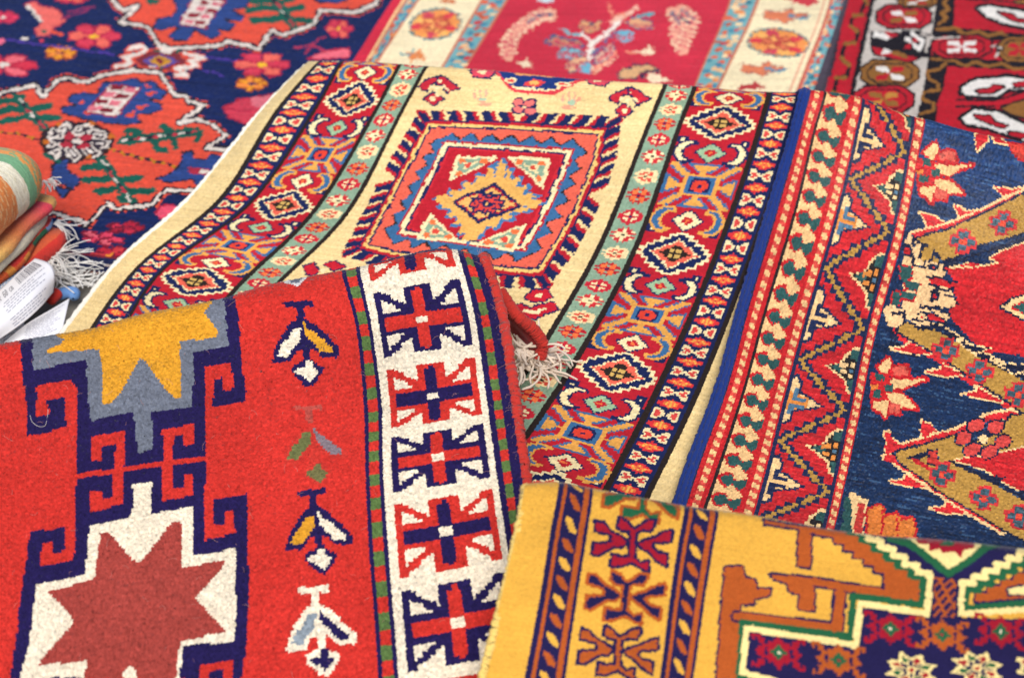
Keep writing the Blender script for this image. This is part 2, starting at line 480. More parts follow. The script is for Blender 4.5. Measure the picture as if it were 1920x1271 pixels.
leaf(432, 222, NAV, GLD, CRM, CRM, 1.0, flip=False)
leaf(442, 768, CRM, '8a949c', NAV, NAV, 1.06)
# guard stripes and the white border with crosses
for a, b in ((158, 165), (202, 211)):
    R.band(a, b, NAV)
for i in range(-3, 42):
    v = i / 6.0 - .56
    R.band(159.6, 163.5, RED if i % 2 else GRN, v, v + 1 / 6.)
    R.band(204, 207.2, GRN if i % 2 else RED, v - .05, v + 1 / 6. - .05)
R.band(165, 202, CRM)
Q = ["aaa......aaaa", "aaaa.....aaab", "aaaaa....aabb", "aa.aaa...aabb", "aa..aaa..aabb", "aa...aaa.aabb", "aa....aaaaabb", "aa.....aaaabb", "aaaaaaaaaaabb", "aaaaaaaaaaabb",
     "aabbbbbbbbbbb", "aabbbbbbbbbww", "aabbbbbbbbbww"]
H = [r + r[-2::-1] for r in Q]
XB = H + H[-2::-1]
for v in range(-2, 6):
    a, b = (NAV, RED) if v % 2 == 0 else (RED, NAV)
    R.stamp(XB, 183.6, v + .0, 15.9, .425, {'a': a, 'b': b, 'w': CRM}, flip=v % 3 == 0)
R.clip[:] = True
m_pile_red = pile_mat('wool pile coarse', sheen=.10, rough=.95, noise=800, bump=.35, spec=.08, var=.22)
m_back = plain_mat('woven rug back', C_('c8a890'))
m_redcord = plain_mat('red wool cord', C_('c4342a'), noise=900, bump=.8, var=.25)
redrug = thing('rug', 'red wool rug with gold and rust stars and white cross border, folded in the foreground', 'rug', tuple(C[9, 3] * np.array([1, 1, 0])))
R.build(redrug, m_pile_red, amp=.0015, jit=.38, yarn=.12, abr=.02, rough=.0006, lump=.0075, back_mat=plain_mat('red rug back', C_('b03a34')))

def cord(rug, parent, mat, u, v0, v1, r, n=160, off=0.0, side=0.0, name='selvedge', wob=.0006):
    P, Tu, N = rug.edge_path(u, v0, v1, n)
    P = P + Tu * side + N * off
    P = P + rng.normal(size=P.shape) * wob
    rad = r * (1 + .07 * rng.normal(size=n))
    V, F = tubes([P], [rad], 12)
    V = V + rng.normal(size=V.shape) * r * .07
    return mesh_obj(name, V, F, mat, parent)
cord(R, redrug, m_redcord, 211, -1.5, 6, .0085, 420, off=-.003, side=.006)
# the turned-under end of the rug showing at its right edge, with fringe
def P3(pts): return np.array([at(x, y, z) for x, y, z in pts])
def path(pts, n=40):
    p = P3(pts); k = np.arange(len(p)); return wmat(k, np.linspace(0, len(p) - 1, n)) @ p
flap = np.stack([path([(905, 560, .17), (935, 590, .15), (962, 620, .12), (985, 680, .085)], 30), path([(960, 585, .185), (985, 605, .16), (1005, 640, .125), (1012, 668, .09)], 30)])
i, j = np.meshgrid(np.arange(1), np.arange(29), indexing='ij')
FV = np.concatenate([flap[0], flap[1], flap[0] - [0, 0, .012], flap[1] - [0, 0, .012]])
k = np.arange(29)
FF = np.concatenate([np.stack([k, k + 1, k + 31, k + 30], -1), np.stack([k + 60, k + 90, k + 91, k + 61], -1), np.stack([k, k + 60, k + 61, k + 1], -1), np.stack([k + 30, k + 31, k + 91, k + 90], -1)])
mesh_obj('turned_under_end', FV, FF, plain_mat('red rug underside', C_('9c2226'), noise=300, var=.4), redrug)
V, F = tubes([path([(938, 548, .20), (968, 590, .185), (1000, 618, .15), (1017, 645, .12), (1012, 672, .095)], 170)], [.0105 * (1 + .05 * rng.normal(size=170) + .05 * (np.arange(170) % 3 - 1))], 12)
V = V + rng.normal(size=V.shape) * .0007
mesh_obj('edge_cord', V, F, m_redcord, redrug)
m_fringe = plain_mat('fringe cotton tan', C_('e6d4c0'), noise=900, bump=.7, var=.2)
def strand(p0, d, L, n=12, droop=.25, wig=.12, floor=.0):
    p = np.array(p0, float); d = np.array(d, float); d /= np.linalg.norm(d)
    out = [p.copy()]; st = L / n
    w = rng.normal(size=3) * wig
    for a in range(n):
        w = .75 * w + rng.normal(size=3) * wig * .6
        d = d + w * .5 - np.array([0, 0, droop / n]); d /= np.linalg.norm(d)
        p = p + d * st
        if p[2] < floor: p[2] = floor + rng.random() * .003; d[2] = abs(d[2]) * .2
        out.append(p.copy())
    return out
paths = []; rad = []
for k in range(52):
    t = rng.random()
    a = at(966 + 48 * t + rng.normal() * 2, 640 + 18 * t + rng.normal() * 8, .115 - .03 * t)
    e = at(988 + 34 * t + rng.normal() * 9, 745 + 6 * rng.normal() - 14 * t, .05)
    if k % 5 == 0: e = at(1050 + rng.normal() * 5, 712 + rng.normal() * 12, .06)
    paths.append(strand(a, e - a + np.array([0, 0, .03]), (.065 if k % 5 else .085) + .03 * rng.random(), n=14, droop=.9, wig=.42, floor=.078)); rad.append(.0031 * np.linspace(1, .55, 15) * (1 + .15 * rng.normal(size=15)))
V, F = tubes(paths, rad, 6)
mesh_obj('fringe', V, F, m_fringe, redrug)

# loose wool fibres standing up from the pile and the corded edge
paths = []; rad = []
uu_ = rng.random(420) * 211; vv_ = -1.0 + rng.random(420) * 5.6
uu_[:140] = 209.5 + rng.random(140) * 2.5
for a, b in zip(uu_, vv_):
    P_ = R.eval(np.array([a, a + 1]), np.array([b, b + .03]))
    n_ = np.cross(P_[0, 1] - P_[0, 0], P_[1, 0] - P_[0, 0]); n_ /= np.linalg.norm(n_)
    if n_ @ (CAM - P_[0, 0]) < 0: n_ = -n_
    paths.append(strand(P_[0, 0] + n_ * .002, n_ * .7 + rng.normal(size=3) * .7, .006 + .012 * rng.random(), 6, .8, .5)); rad.append(.00016)
V, F = tubes(paths, rad, 3)
fz = mesh_obj('stray_fibres', V, F, plain_mat('wool fibre', C_('d89a8c')), redrug)
fz['kind'] = 'stuff'
# ================================================================== cream rug in the middle, draped over a hump
sil = [(480, 117), (560, 119), (590, 116), (640, 115), (700, 117), (750, 120), (800, 125), (900, 128), (1000, 138), (1130, 146), (1200, 156), (1250, 160), (1300, 164), (1440, 172), (1500, 174), (1600, 178)]
rows = [sil, [(455, 178), (655, 187), (1000, 206), (1355, 231), (1700, 262)], rowline(895, 430, .127), rowline(762, 612, .215), rowline(607, 803, .285), rowline(480, 1010, .33)]
zs = [.305, .252, .135, .065, .035, .02]
cols = [[(585, 105), (580, 117), (493, 200), (440, 273), (393, 333), (360, 365), (300, 426), (233, 481), (173, 535), (122, 612), (40, 740), (-60, 900)],
        [(603, 105), (597, 118), (567, 147), (533, 187), (500, 247), (467, 310), (417, 365), (390, 403), (360, 428), (313, 455), (267, 491), (223, 534), (173, 605), (95, 740), (0, 900)],
        [(648, 105), (640, 118), (600, 187), (557, 250), (540, 293), (515, 335), (488, 358), (433, 420), (353, 466), (300, 510), (260, 574), (243, 595), (160, 740), (70, 900)],
        [(757, 105), (750, 121), (720, 175), (689, 243), (663, 296), (623, 354), (577, 405), (530, 454), (477, 508), (437, 545), (345, 660), (200, 850)],
        [(808, 105), (799, 126), (767, 177), (745, 237), (711, 302), (667, 375), (624, 430), (580, 474), (520, 528), (430, 640), (290, 830)],
        [(1252, 140), (1247, 160), (1223, 217), (1203, 287), (1183, 343), (1150, 407), (1127, 457), (1098, 516), (1067, 570), (1030, 630), (960, 740), (860, 880)],
        [(1310, 145), (1303, 163), (1280, 217), (1267, 283), (1240, 350), (1217, 413), (1193, 462), (1164, 530), (1140, 563), (1100, 643), (1067, 697), (1030, 750), (990, 810), (900, 950)],
        [(1445, 150), (1440, 173), (1427, 227), (1407, 287), (1393, 340), (1373, 403), (1347, 460), (1324, 527), (1297, 587), (1270, 647), (1237, 717), (1200, 780), (1173, 830), (1133, 917), (1080, 1030)],
        [(1505, 150), (1502, 173), (1488, 227), (1468, 300), (1450, 360), (1430, 417), (1415, 462), (1386, 528), (1360, 600), (1337, 653), (1313, 720), (1277, 793), (1240, 857), (1210, 930), (1160, 1040)],
        [(1560, 150), (1557, 175), (1543, 227), (1525, 300), (1508, 360), (1490, 417), (1475, 462), (1446, 528), (1422, 600), (1400, 653), (1378, 720), (1345, 793), (1310, 857), (1280, 930), (1235, 1040)]]
us = [0, 14, 28, 58, 72, 172, 186, 216, 230, 244]
C = net(cols, rows, zs, [.86, .95, .99, 1, 1, 1, 1, 1, 1, .97])
bk = [(.03, -.02), (.07, -.06), (.11, -.12), (.14, -.20), (.20, -.27)]
C = np.concatenate([np.stack(back_rows(C[0], bk[::-1])), C])
C[:, :, 2] = np.maximum(C[:, :, 2], .022)
vs = [-1.72, -1.35, -1.05, -.8, -.56, -.4, 0, 1, 2, 3, 4]
R = Rug(C, us, vs, 330, 420).ragged(1.2)
CR, NV, RD, LB, GN, GD, SM, OR, BK, CM = 'e9cc90', '1a2450', 'b8202e', '3a6892', '8aa489', 'e0a04c', 'e2634d', 'ee7440', '2a211e', 'f0dca8'
R.fill(R.V > -99, CR)
# bands
for a, b in ((14, 28), (216, 230)): R.band(a, b, NV)
for a, b in ((28, 58), (186, 216)): R.band(a, b, RD)
for a, b in ((58, 72), (172, 186)): R.band(a, b, GN)
for a in (14, 28, 58, 72, 172, 186, 216, 230): R.band(a - 1.15 if a > 100 else a - 1, a + 1.2, BK)
# blue band: butterflies and lozenges
BF = ["ccc.......ccc", "cccc.....cccc", "crrcc...ccrrc", "crrrcc.ccrrrc", ".crrrcccrrrc.", "crrrcc.ccrrrc", "crrcc...ccrrc", "cccc.....cccc", "ccc.......ccc"]
LZ = ["......r......", "....rrrrr....", "..rrroyorrr..", "rrroyoyoyorrr", "rooyoorooyoor", "rrroyoyoyorrr", "..rrroyorrr..", "....rrrrr....", "......r......"]
for uc, ph, sh in ((21, -.01, 0), (223, -.02, 0)):
    for i in range(-11, 24):
        v = i / 6.0 + ph
        R.stamp(LZ, uc, v, 4.9, .041, {'r': 'd83438', 'o': OR, 'y': 'f0b050'}, sh)
        R.stamp(BF, uc, v + 1 / 12., 4.7, .040, {'c': CM, 'r': 'd84a44'}, sh)
# green band flowers
F1 = ["...r.r...", "..rorro..", ".roo.oor.", "rrooroorr", "..rrnrr..", "rrooroorr", ".roo.oor.", "..rorro..", "...r.r..."]
F2 = ["....r....", "..rrrrr..", ".rrcrcrr.", "rrccrccrr", "rrrrnrrrr", "rrccrccrr", ".rrcrcrr.", "..rrrrr..", "....r...."]
F3 = ["...r.r...", "..rrcrr..", ".crrcrrc.", "rrccccrrr", ".cccncc..", "rrccccrrr", ".crrcrrc.", "..rrcrr..", "...r.r..."]
F4 = ["....c....", "..cccccc.", ".ccrrcrcc", "ccrrcrrcc", ".cccncccc", "ccrrcrrcc", ".ccrrcrcc", "..ccccc..", "....c...."]
for uc, ph in ((65, .03), (179, .05)):
    for i in range(-12, 28):
        bm, pal = [(F1, {'r': RD, 'o': OR, 'n': NV}), (F2, {'r': 'c82838', 'c': CM, 'n': NV}), (F3, {'r': 'cc3038', 'c': CM, 'n': BK}), (F4, {'r': 'd8523f', 'c': 'f2d6a0', 'n': BK})][i % 4]
        R.stamp(bm, uc, i / 7.0 + ph, 5.3, .062, pal)
# red band
gx_, gy_ = np.meshgrid(np.arange(-14, 15), np.arange(-11, 12))
Wd = np.array([13, 14, 14, 12, 12, 10, 10, 7, 7, 4, 4, 2])
def omask(x, y): return (np.abs(x) <= Wd[np.minimum(np.abs(y), 11)]) & (np.abs(y) <= 11)
o_ = omask(gx_, gy_); inn = o_.copy()
for dx in (-1, 0, 1):
    for dy in (-1, 0, 1): inn &= omask(gx_ + dx, gy_ + dy) & (np.abs(gy_ + dy) <= 11)
e_ = np.abs(gx_) / 10.0 + np.abs(gy_) / 8.2
DM = np.full(gx_.shape, '.')
DM[o_] = 'c'; DM[inn] = 'n'; DM[e_ <= 1] = 'c'; DM[e_ <= .9] = 's'; DM[e_ <= .60] = 'k'; DM[(e_ <= .52) & (gx_ % 3 != 0) & (gy_ % 3 != 0)] = 'g'; DM[(gx_ == 0) & (np.abs(gy_) <= 4)] = 'k'; DM[(gy_ == 0) & (np.abs(gx_) <= 5)] = 'k'
DM = [''.join(r) for r in DM]
def diamond(uc, vc):
    R.stamp(DM, uc, vc, 13.6, .165, {'c': CM, 'n': NV, 's': SM, 'k': BK, 'g': 'cfa85c'})
def cross4(uc, vc):
    x = np.abs(R.U - uc) / 13.6 * 14; y = np.abs(R.V - vc) / .15 * 11
    near_ = (x < 15) & (y < 12)
    def f(m, c): R.fill(m & near_, c)
    la = np.abs((x - 5.5) * .68 - (y - 4.5) * .73) / 1.0          # diagonal arms
    arm = (x > 5) & (y > 4) & (x < 13.6) & (y < 11.5)
    tt = (((y > 7.4) & (y < 10.4) & (x < 4.6 - (10.4 - y) * .9)) | ((x < 1.1) & (y > 4) & (y < 8)))
    tl = (((x > 9.2) & (x < 13) & (y < 3.6 - (13 - x) * .5)) | ((y < .9) & (x > 5) & (x < 10)))
    tt2 = (((y > 6.6) & (y < 11.4) & (x < 5.8 - (10.4 - y) * .9)))
    tl2 = (((x > 8.2) & (x < 14) & (y < 4.8 - (13 - x) * .5)))
    f(arm & (la < 2.0), LB); f(tt2 | tl2, LB)
    f(arm & (la < 1.25), GD); f(tt | tl, GD)
    f((x < 6.6) & (y < 5.6), GD); f((x < 5.2) & (y < 4.3), LB); f((x < 3.9) & (y < 3.5) & (x + y < 6.3), NV); f((x + y < 4.4) & (x < 2.9) & (y < 2.9), 'd8402f'); f((x < .8) & (y < .8), NV)
def hooks(uc, vc, c, o, fl, fc):
    for sgn in (-1, 1):
        a = sgn * (R.U - uc); b = (R.V - vc)
        A = (a - 8.6) / 4.8; B = b / .083
        r = np.hypot(A, B); r2 = np.hypot(A + .55, B * 1.15)
        m = (r < 1.15) & (r2 > .78) & (A > -.75); R.fill(m, o)
        m = (r < .93) & (r2 > .98) & (A > -.55); R.fill(m, c)
    a = np.abs(R.U - uc) / 5.6; b = np.abs(R.V - vc) / .075
    e = a + b
    R.fill(e < 1.12, o if o != GD else NV); R.fill(e < .95, fl); R.fill(e < .45, RD); R.fill(e < .2, fc)
for uc, ph in ((43, 0.0), (201, 0.0)):
    for k in range(-2, 4):
        diamond(uc, k + ph)
        for du, dv in ((-11.6, -.17), (11.6, -.17), (-11.6, .17), (11.6, .17)):
            a = np.abs(R.U - uc - du); b = np.abs(R.V - k - ph - dv)
            R.fill((a < 2) & (b < .03), NV); R.fill((a < .6) & (b < .011), CM)
        hooks(uc, k + ph + .265, CM, NV, '9cb890', OR)
        hooks(uc, k + ph - .245, LB, GD, CM, OR)
        cross4(uc, k + ph + .51)
# ---- central field
fieldm = (R.U > 73.2) & (R.U < 171) & (R.V > -.42)
R.clip = fieldm
R.z(600, 100)
FR = [(608, 388), (1100, 402), (1600, 425), (418, 735), (935, 790), (1480, 830), (232, 1092), (700, 1195), (1235, 1245)]
S, T = R.frame([(600 + x / 3., 100 + y / 3.) for x, y in FR])
ok = (S > -.2) & (S < 1.2) & (T > -.2) & (T < 1.25)
def st(m, c): R.fill(m & ok, c)
ins = lambda a, b: (S > a) & (S < 1 - a) & (T > b) & (T < 1 - b)
# barbs round the frame
def barbs(P, Q, Qn, n, fl):
    """P runs along the side, Q is the distance outward in units of the frame"""
    for i in range(n):
        p0 = (i + .5) / n
        dirn = (-1 if p0 < .5 else 1) * fl
        x = P - p0 - dirn * Q * Qn
        w = .5 / n
        g = (Q > -.01) & (Q < .092)
        st(g & (np.abs(x + dirn * w * .42) < w * .66), RD)
        st(g & (np.abs(x) < w * .52), NV)
barbs(S, -T, .55, 10, 1); barbs(S, T - 1, .55, 10, 1); barbs(T, -S, .7, 11, 1); barbs(T, S - 1, .7, 11, 1)
for cs, ct in ((0, 0), (1, 0), (0, 1), (1, 1)):
    x = (S - cs) * (1 if cs else -1); y = (T - ct) * (1 if ct else -1)
    st((x > -.01) & (y > -.01) & (x < .10) & (y < .105) & (np.abs(x - y) < .035), RD)
    st((x > -.01) & (y > -.01) & (x < .09) & (y < .095) & (np.abs(x - y) < .022), NV)
st(ins(-.018, -.02), NV); st(ins(-.008, -.008), RD); st(ins(.008, .012), 'eac070'); st(ins(.024, .03), NV); st(ins(.036, .044), SM)
zz = lambda x, n: np.abs((x * n) % 1 - .5) * 2
d_s = np.minimum(S, 1 - S); d_t = np.minimum(T, 1 - T)
z1 = .075 + .055 * zz(T, 9); z2 = .082 + .052 * zz(S, 9)
st((d_s > z1 - .009) & (d_t > z2 - .011), BK)
st((d_s > z1) & (d_t > z2), LB)
st(ins(.142, .145), RD); st(ins(.155, .158), CM); st(ins(.176, .18), NV); st(ins(.188, .192), 'cc2a34'); st(ins(.20, .205), RD)
# inner corners and lozenge (photo traces on the rug)
def tri(p, c1=CM):
    R.poly(p, c1)
    g = np.mean(p, 0)
    q = [tuple(g + (np.array(a) - g) * .70) for a in p]
    R.poly(q, GN)
    q2 = [tuple(g + (np.array(a) - g) * .34) for a in p]
    R.poly(q2, 'f0d8a0')
    for a in p:
        m = g + (np.array(a) - g) * .5
        R.ell(m[0], m[1], 22, 14, OR)
    R.ell(g[0], g[1], 20, 14, 'd84a3a')
tri([(765, 575), (1015, 588), (722, 722)]); tri([(1045, 578), (1300, 592), (1255, 765)]); tri([(622, 893), (795, 1066), (535, 1042)]); tri([(1160, 955), (1100, 1115), (850, 1078)])
LZp = np.array([(1022, 610), (1245, 838), (832, 1058), (655, 822)], float)
def serr(P, n, d):
    """serrated outline"""
    g = P.mean(0); out = []
    for i in range(len(P)):
        a, b = P[i], P[(i + 1) % len(P)]
        for k in range(n):
            t = k / n; q = a + (b - a) * t
            out.append(q + (q - g) * (d if k % 2 == 0 else -d)); 
            q2 = a + (b - a) * (t + .55 / n); out.append(q2 + (q2 - g) * (d if k % 2 == 0 else -d))
    return [tuple(q) for q in out]
g = LZp.mean(0)
big = serr(g + (LZp - g) * 1.03, 10, .09); sm = serr(g + (LZp - g) * .93, 10, .09)
R.poly([(x + 6, y + 2) for x, y in big], '4478a4'); R.poly(sm, 'e6ae5c')
R.poly([(985, 612), (1055, 612), (1045, 700), (985, 700)], '4478a4'); R.poly([(1000, 618), (1042, 618), (1032, 720), (985, 720)], 'e6ae5c')
R.poly([(800, 1050), (880, 1050), (900, 980), (820, 980)], 'e6ae5c'); R.poly([(1180, 820), (1245, 830), (1215, 870), (1160, 870)], 'e6ae5c'); R.poly([(655, 800), (720, 790), (720, 850), (660, 840)], 'e6ae5c')
R.poly([(985, 728), (1138, 866), (890, 957), (736, 826)], NV); R.poly([(983, 750), (1108, 862), (893, 936), (768, 828)], RD); R.poly([(982, 758), (1096, 860), (894, 930), (778, 829)], 'eab062')
cx, cy = 938, 845
HK = ["..nnn.nnn.nnn..", "..nrnnnrnnnrn..", "..nrrrnrnrrrn..", "nnnnnrrrrrnnnnn", "nrrrrrnnnrrrrrn", "nnnrnnn.nnnrnnn", "nrrrrrnnnrrrrrn", "nnnnnrrrrrnnnnn", "..nrrrnrnrrrn..", "..nrnnnrnnnrn..", "..nnn.nnn.nnn.."]
S2, T2 = R.frame([(600 + (cx + a * 95 - b * 18) / 3., 100 + (cy + b * 62 + a * 10) / 3.) for b in (-1, 0, 1) for a in (-1, 0, 1)])
m = (S2 > 0) & (S2 < 1) & (T2 > 0) & (T2 < 1) & R.clip
ch = np.array([list(r) for r in HK])[(T2[m] * 10.99).astype(int), (S2[m] * 14.99).astype(int)]
sub = R.col[m]
for k_, c in (('n', NV), ('r', 'd8443c')): sub[ch == k_] = C_(c)
R.col[m] = sub
# small field motifs
def rosebar(P, flip=1):
    """a winged red motif with a red square beside it"""
    (x, y) = P
    q = lambda pts: [(x + a - 665, y + b - 170) for a, b in pts]
    for p in ([(555, 190), (590, 160), (640, 140), (672, 130), (652, 165), (625, 172), (602, 215), (572, 200)], [(672, 130), (720, 152), (782, 195), (742, 207), (712, 228), (692, 182), (660, 165)]):
        R.poly(q(p), 'c42a3a', NV, 9)
    R.poly(q([(585, 255), (632, 222), (692, 258), (640, 295)]), 'c42a3a', NV, 9); R.ell(x - 27, y + 87, 18, 12, CM)
    R.line(q([(655, 240), (655, 200), (625, 186), (608, 200)]), CM, 12); R.line(q([(655, 200), (695, 190), (712, 205)]), CM, 12)
    R.ell(x + 10, y - 14, 12, 7, CM)
rosebar((665, 170)); rosebar((1740, 235))
for dx, dy in ((-32, -22), (32, -18), (-36, 20), (30, 24)): R.ell(1152 + dx, 300 + dy, 30, 19, 'e0706a', 0, NV, 9)
for x, y, f in ((915, 250, 1), (1410, 265, -1)):
    R.line([(x - 55 * f, y - 20), (x - 10 * f, y + 25), (x + 40 * f, y + 40), (x + 10 * f, y + 45)], 'e8a080', 14)
    for k in (-45, -10, 20): R.line([(x + k, y - 40), (x + k, y)], 'eaa58a', 10)
    R.ell(x, y + 12, 28, 13, 'a8c0a0'); R.line([(x - 20, y + 42), (x + 40, y + 42)], 'e39a78', 9)
R.poly([(870, 80), (1000, 100), (1100, 205), (1310, 215), (1390, 170), (1480, 130), (1560, 130), (1600, 60), (850, 40)], CM, 'd8404a', 20)
R.poly([(1005, 60), (1000, 108), (1070, 182), (1310, 208), (1370, 165), (1480, 140), (1480, 60)], '1d3674')
R.poly([(848, 80), (905, 82), (990, 108), (960, 140), (860, 132)], 'd8485a', NV, 9); R.poly([(890, 100), (930, 104), (925, 124), (885, 120)], CM); 
R.poly([(1500, 130), (1560, 128), (1640, 145), (1600, 180), (1510, 165)], 'd8485a', NV, 9); R.poly([(1545, 145), (1585, 150), (1575, 162), (1540, 158)], CM)
R.poly([(1080, 100), (1210, 60), (1330, 120), (1310, 135), (1210, 130), (1110, 130)], 'eaa060'); R.poly([(1140, 175), (1205, 142), (1270, 165), (1255, 182), (1205, 190), (1150, 188)], 'd84444'); R.poly([(1170, 168), (1205, 150), (1240, 165), (1210, 178)], 'f0b060')
R.ell(1075, 155, 35, 16, CM); R.ell(1075, 155, 20, 9, 'd84444'); R.ell(1360, 175, 45, 14, CM); R.ell(1365, 175, 26, 8, 'd84444')
R.z(920, 520)
def rose2(x, y, f=1):
    R.poly([(x - 75, y + 5), (x - 30, y - 35), (x + 50, y - 38), (x + 78, y + 5), (x + 30, y + 30), (x - 40, y + 30)], 'c42030', NV, 9); R.ell(x + 5, y - 5, 18, 12, CM); 
    R.poly([(x - 150, y + 60), (x - 100, y + 45), (x - 40, y + 70), (x + 20, y + 50), (x + 90, y + 40), (x + 120, y + 75), (x + 50, y + 100), (x - 30, y + 130), (x - 60, y + 110), (x - 120, y + 90)], 'c42030', NV, 9); R.line([(x - 75, y + 80), (x - 10, y + 95), (x + 40, y + 72)], CM, 14)
rose2(265, 108)
R.z(100, 240)
R.poly([(1405, 780), (1460, 760), (1490, 800), (1470, 830), (1425, 820)], 'c42030', NV, 8); R.poly([(1520, 765), (1580, 750), (1640, 780), (1570, 805)], 'c42030', NV, 8); R.poly([(1480, 800), (1540, 790), (1520, 820)], CM)
R.clip = np.ones_like(fieldm)
m_pile_fine = pile_mat('wool pile fine', sheen=.12, rough=.85, noise=1100, bump=.2, spec=.12, var=.13)
def cream_streak(c, ab):
    w = (c[..., 0] > .45) & (c[..., 2] < .45) & (c[..., 1] > .4)
    t = np.where(w, np.clip(ab * .055, -.13, .09), 0)[..., None]
    return c * (1 + t * np.array([.7, 1.0, 1.6]))
centre = thing('rug', 'cream rug with red and green striped borders and a barbed square medallion', 'rug', tuple(C[8, 4] * np.array([1, 1, 0])))
R.build(centre, m_pile_fine, amp=.0009, jit=.30, yarn=.07, abr=.02, rough=.0003, streak=cream_streak, lump=.0045, back_mat=plain_mat('cream rug back', C_('efe6d4')))
cord(R, centre, plain_mat('cream cord', C_('f6efe0'), noise=500), 0, -1.2, 3.6, .0065, 200, off=-.005, side=-.003)
# ================================================================== blue and red rug on the right, draped over the same hump
sil = [(1440, 172), (1503, 170), (1527, 171), (1547, 173), (1620, 187), (1720, 222), (1800, 241), (1860, 255), (1920, 272), (2060, 314), (2200, 362)]
rows = [sil, rowline(1700, 285, .29), rowline(1670, 433, .25), rowline(1623, 615, .22), rowline(1590, 770, .205), rowline(1563, 922, .19), rowline(1535, 1075, .18), rowline(1507, 1228, .17)]
zs = [.325, .285, .185, .125, .095, .07, .05, .04]
cols = [[(1520, 160), (1515, 172), (1490, 273), (1470, 340), (1443, 423), (1424, 497), (1417, 523), (1391, 600), (1372, 687), (1343, 773), (1313, 847), (1283, 940), (1240, 1080), (1190, 1240)],
        [(1550, 160), (1547, 173), (1530, 233), (1517, 307), (1493, 387), (1470, 457), (1441, 560), (1413, 663), (1390, 747), (1370, 813), (1347, 877), (1320, 953), (1280, 1080), (1235, 1240)],
        [(1621, 175), (1618, 190), (1600, 283), (1580, 360), (1557, 453), (1530, 540), (1500, 640), (1480, 717), (1460, 803), (1440, 880), (1420, 953), (1385, 1080), (1340, 1240)],
        [(1722, 200), (1717, 223), (1707, 293), (1687, 403), (1670, 473), (1645, 567), (1627, 627), (1607, 720), (1590, 813), (1573, 893), (1557, 960), (1528, 1090), (1495, 1240)],
        [(1746, 200), (1740, 228), (1722, 320), (1708, 403), (1691, 473), (1660, 577), (1642, 643), (1622, 757), (1601, 843), (1587, 920), (1575, 965), (1545, 1090), (1512, 1240)],
        [(1935, 240), (1930, 272), (1920, 400), (1910, 480), (1890, 600), (1875, 700), (1855, 800), (1840, 900), (1825, 1000), (1790, 1130), (1760, 1260)],
        [(2150, 300), (2148, 345), (2143, 480), (2138, 560), (2128, 700), (2120, 800), (2110, 900), (2100, 1000), (2092, 1100), (2070, 1230), (2050, 1360)]]
us = [0, 9, 28, 49, 54, 96, 144]
C = net(cols, rows, zs)
bk = [(.03, -.022), (.07, -.065), (.11, -.13), (.14, -.21), (.20, -.29)]
C = np.concatenate([np.stack(back_rows(C[0], bk[::-1])), C])
C[:, :, 2] = np.maximum(C[:, :, 2], .03)
vs = [-2.6, -1.9, -1.4, -1.0, -.65, -.4, 0, 1, 2, 3, 4, 5, 6]
R = Rug(C, us, vs, 205, 400).ragged(1.0)
RD, CR, DG, NV, BL, GD, SM, OR, ST, BK = 'c41d20', 'ecbf82', '2a5450', '1a2548', '1c3a68', 'b78a3c', 'd65a48', 'dd7c30', '50748c', '231a18'
R.fill(R.V > -99, BL)
R.band(0, 54, RD)
for ua, ph in ((5.2, 0), (25.2, .3), (50.6, .1)):
    R.band(ua - 2.7, ua + 2.7, RD)
    for i in range(-20, 60):
        v = i / 9.0 + ph
        R.fill((np.abs(R.U - ua) < 1.45) & (R.V - .011 * (R.U - ua) >= v) & (R.V - .011 * (R.U - ua) < v + 1 / 18.), CR)
        R.fill((np.abs(R.U - ua) < 1.45) & (R.V - .011 * (R.U - ua) >= v + 1 / 18.) & (R.V - .011 * (R.U - ua) < v + 1 / 9.), 'd24a3c')
R.band(0, 1.6, NV)
# band of leaning leaves
R.band(9, 22.5, RD)
R.band(9, 23.2, CR)
leafp = [(.08, .16), (.20, .02), (.36, 0), (.44, .20), (.53, .25), (.66, .12), (.80, .07), (.79, .38), (.68, .68), (.56, .59), (.45, .40), (.34, .53), (.29, .55), (.18, .48), (.08, .235)]
lg = np.mean(leafp, 0)
for c, kx, ky in ((RD, 1.25, 1.38), (DG, 1, 1)):
    for i in range(-12, 27):
        v = i / 4.0 + .03
        R.uvpoly([(9.9 + ((x - lg[0]) * kx + lg[0]) * 15.2, v + ((y - lg[1]) * ky + lg[1]) * .25) for x, y in leafp], c)
R.fill((R.U > 21.6 + .8 * np.sin(R.V * 25)) & (R.U < 24), RD)
R.band(8.2, 9.6, BK)
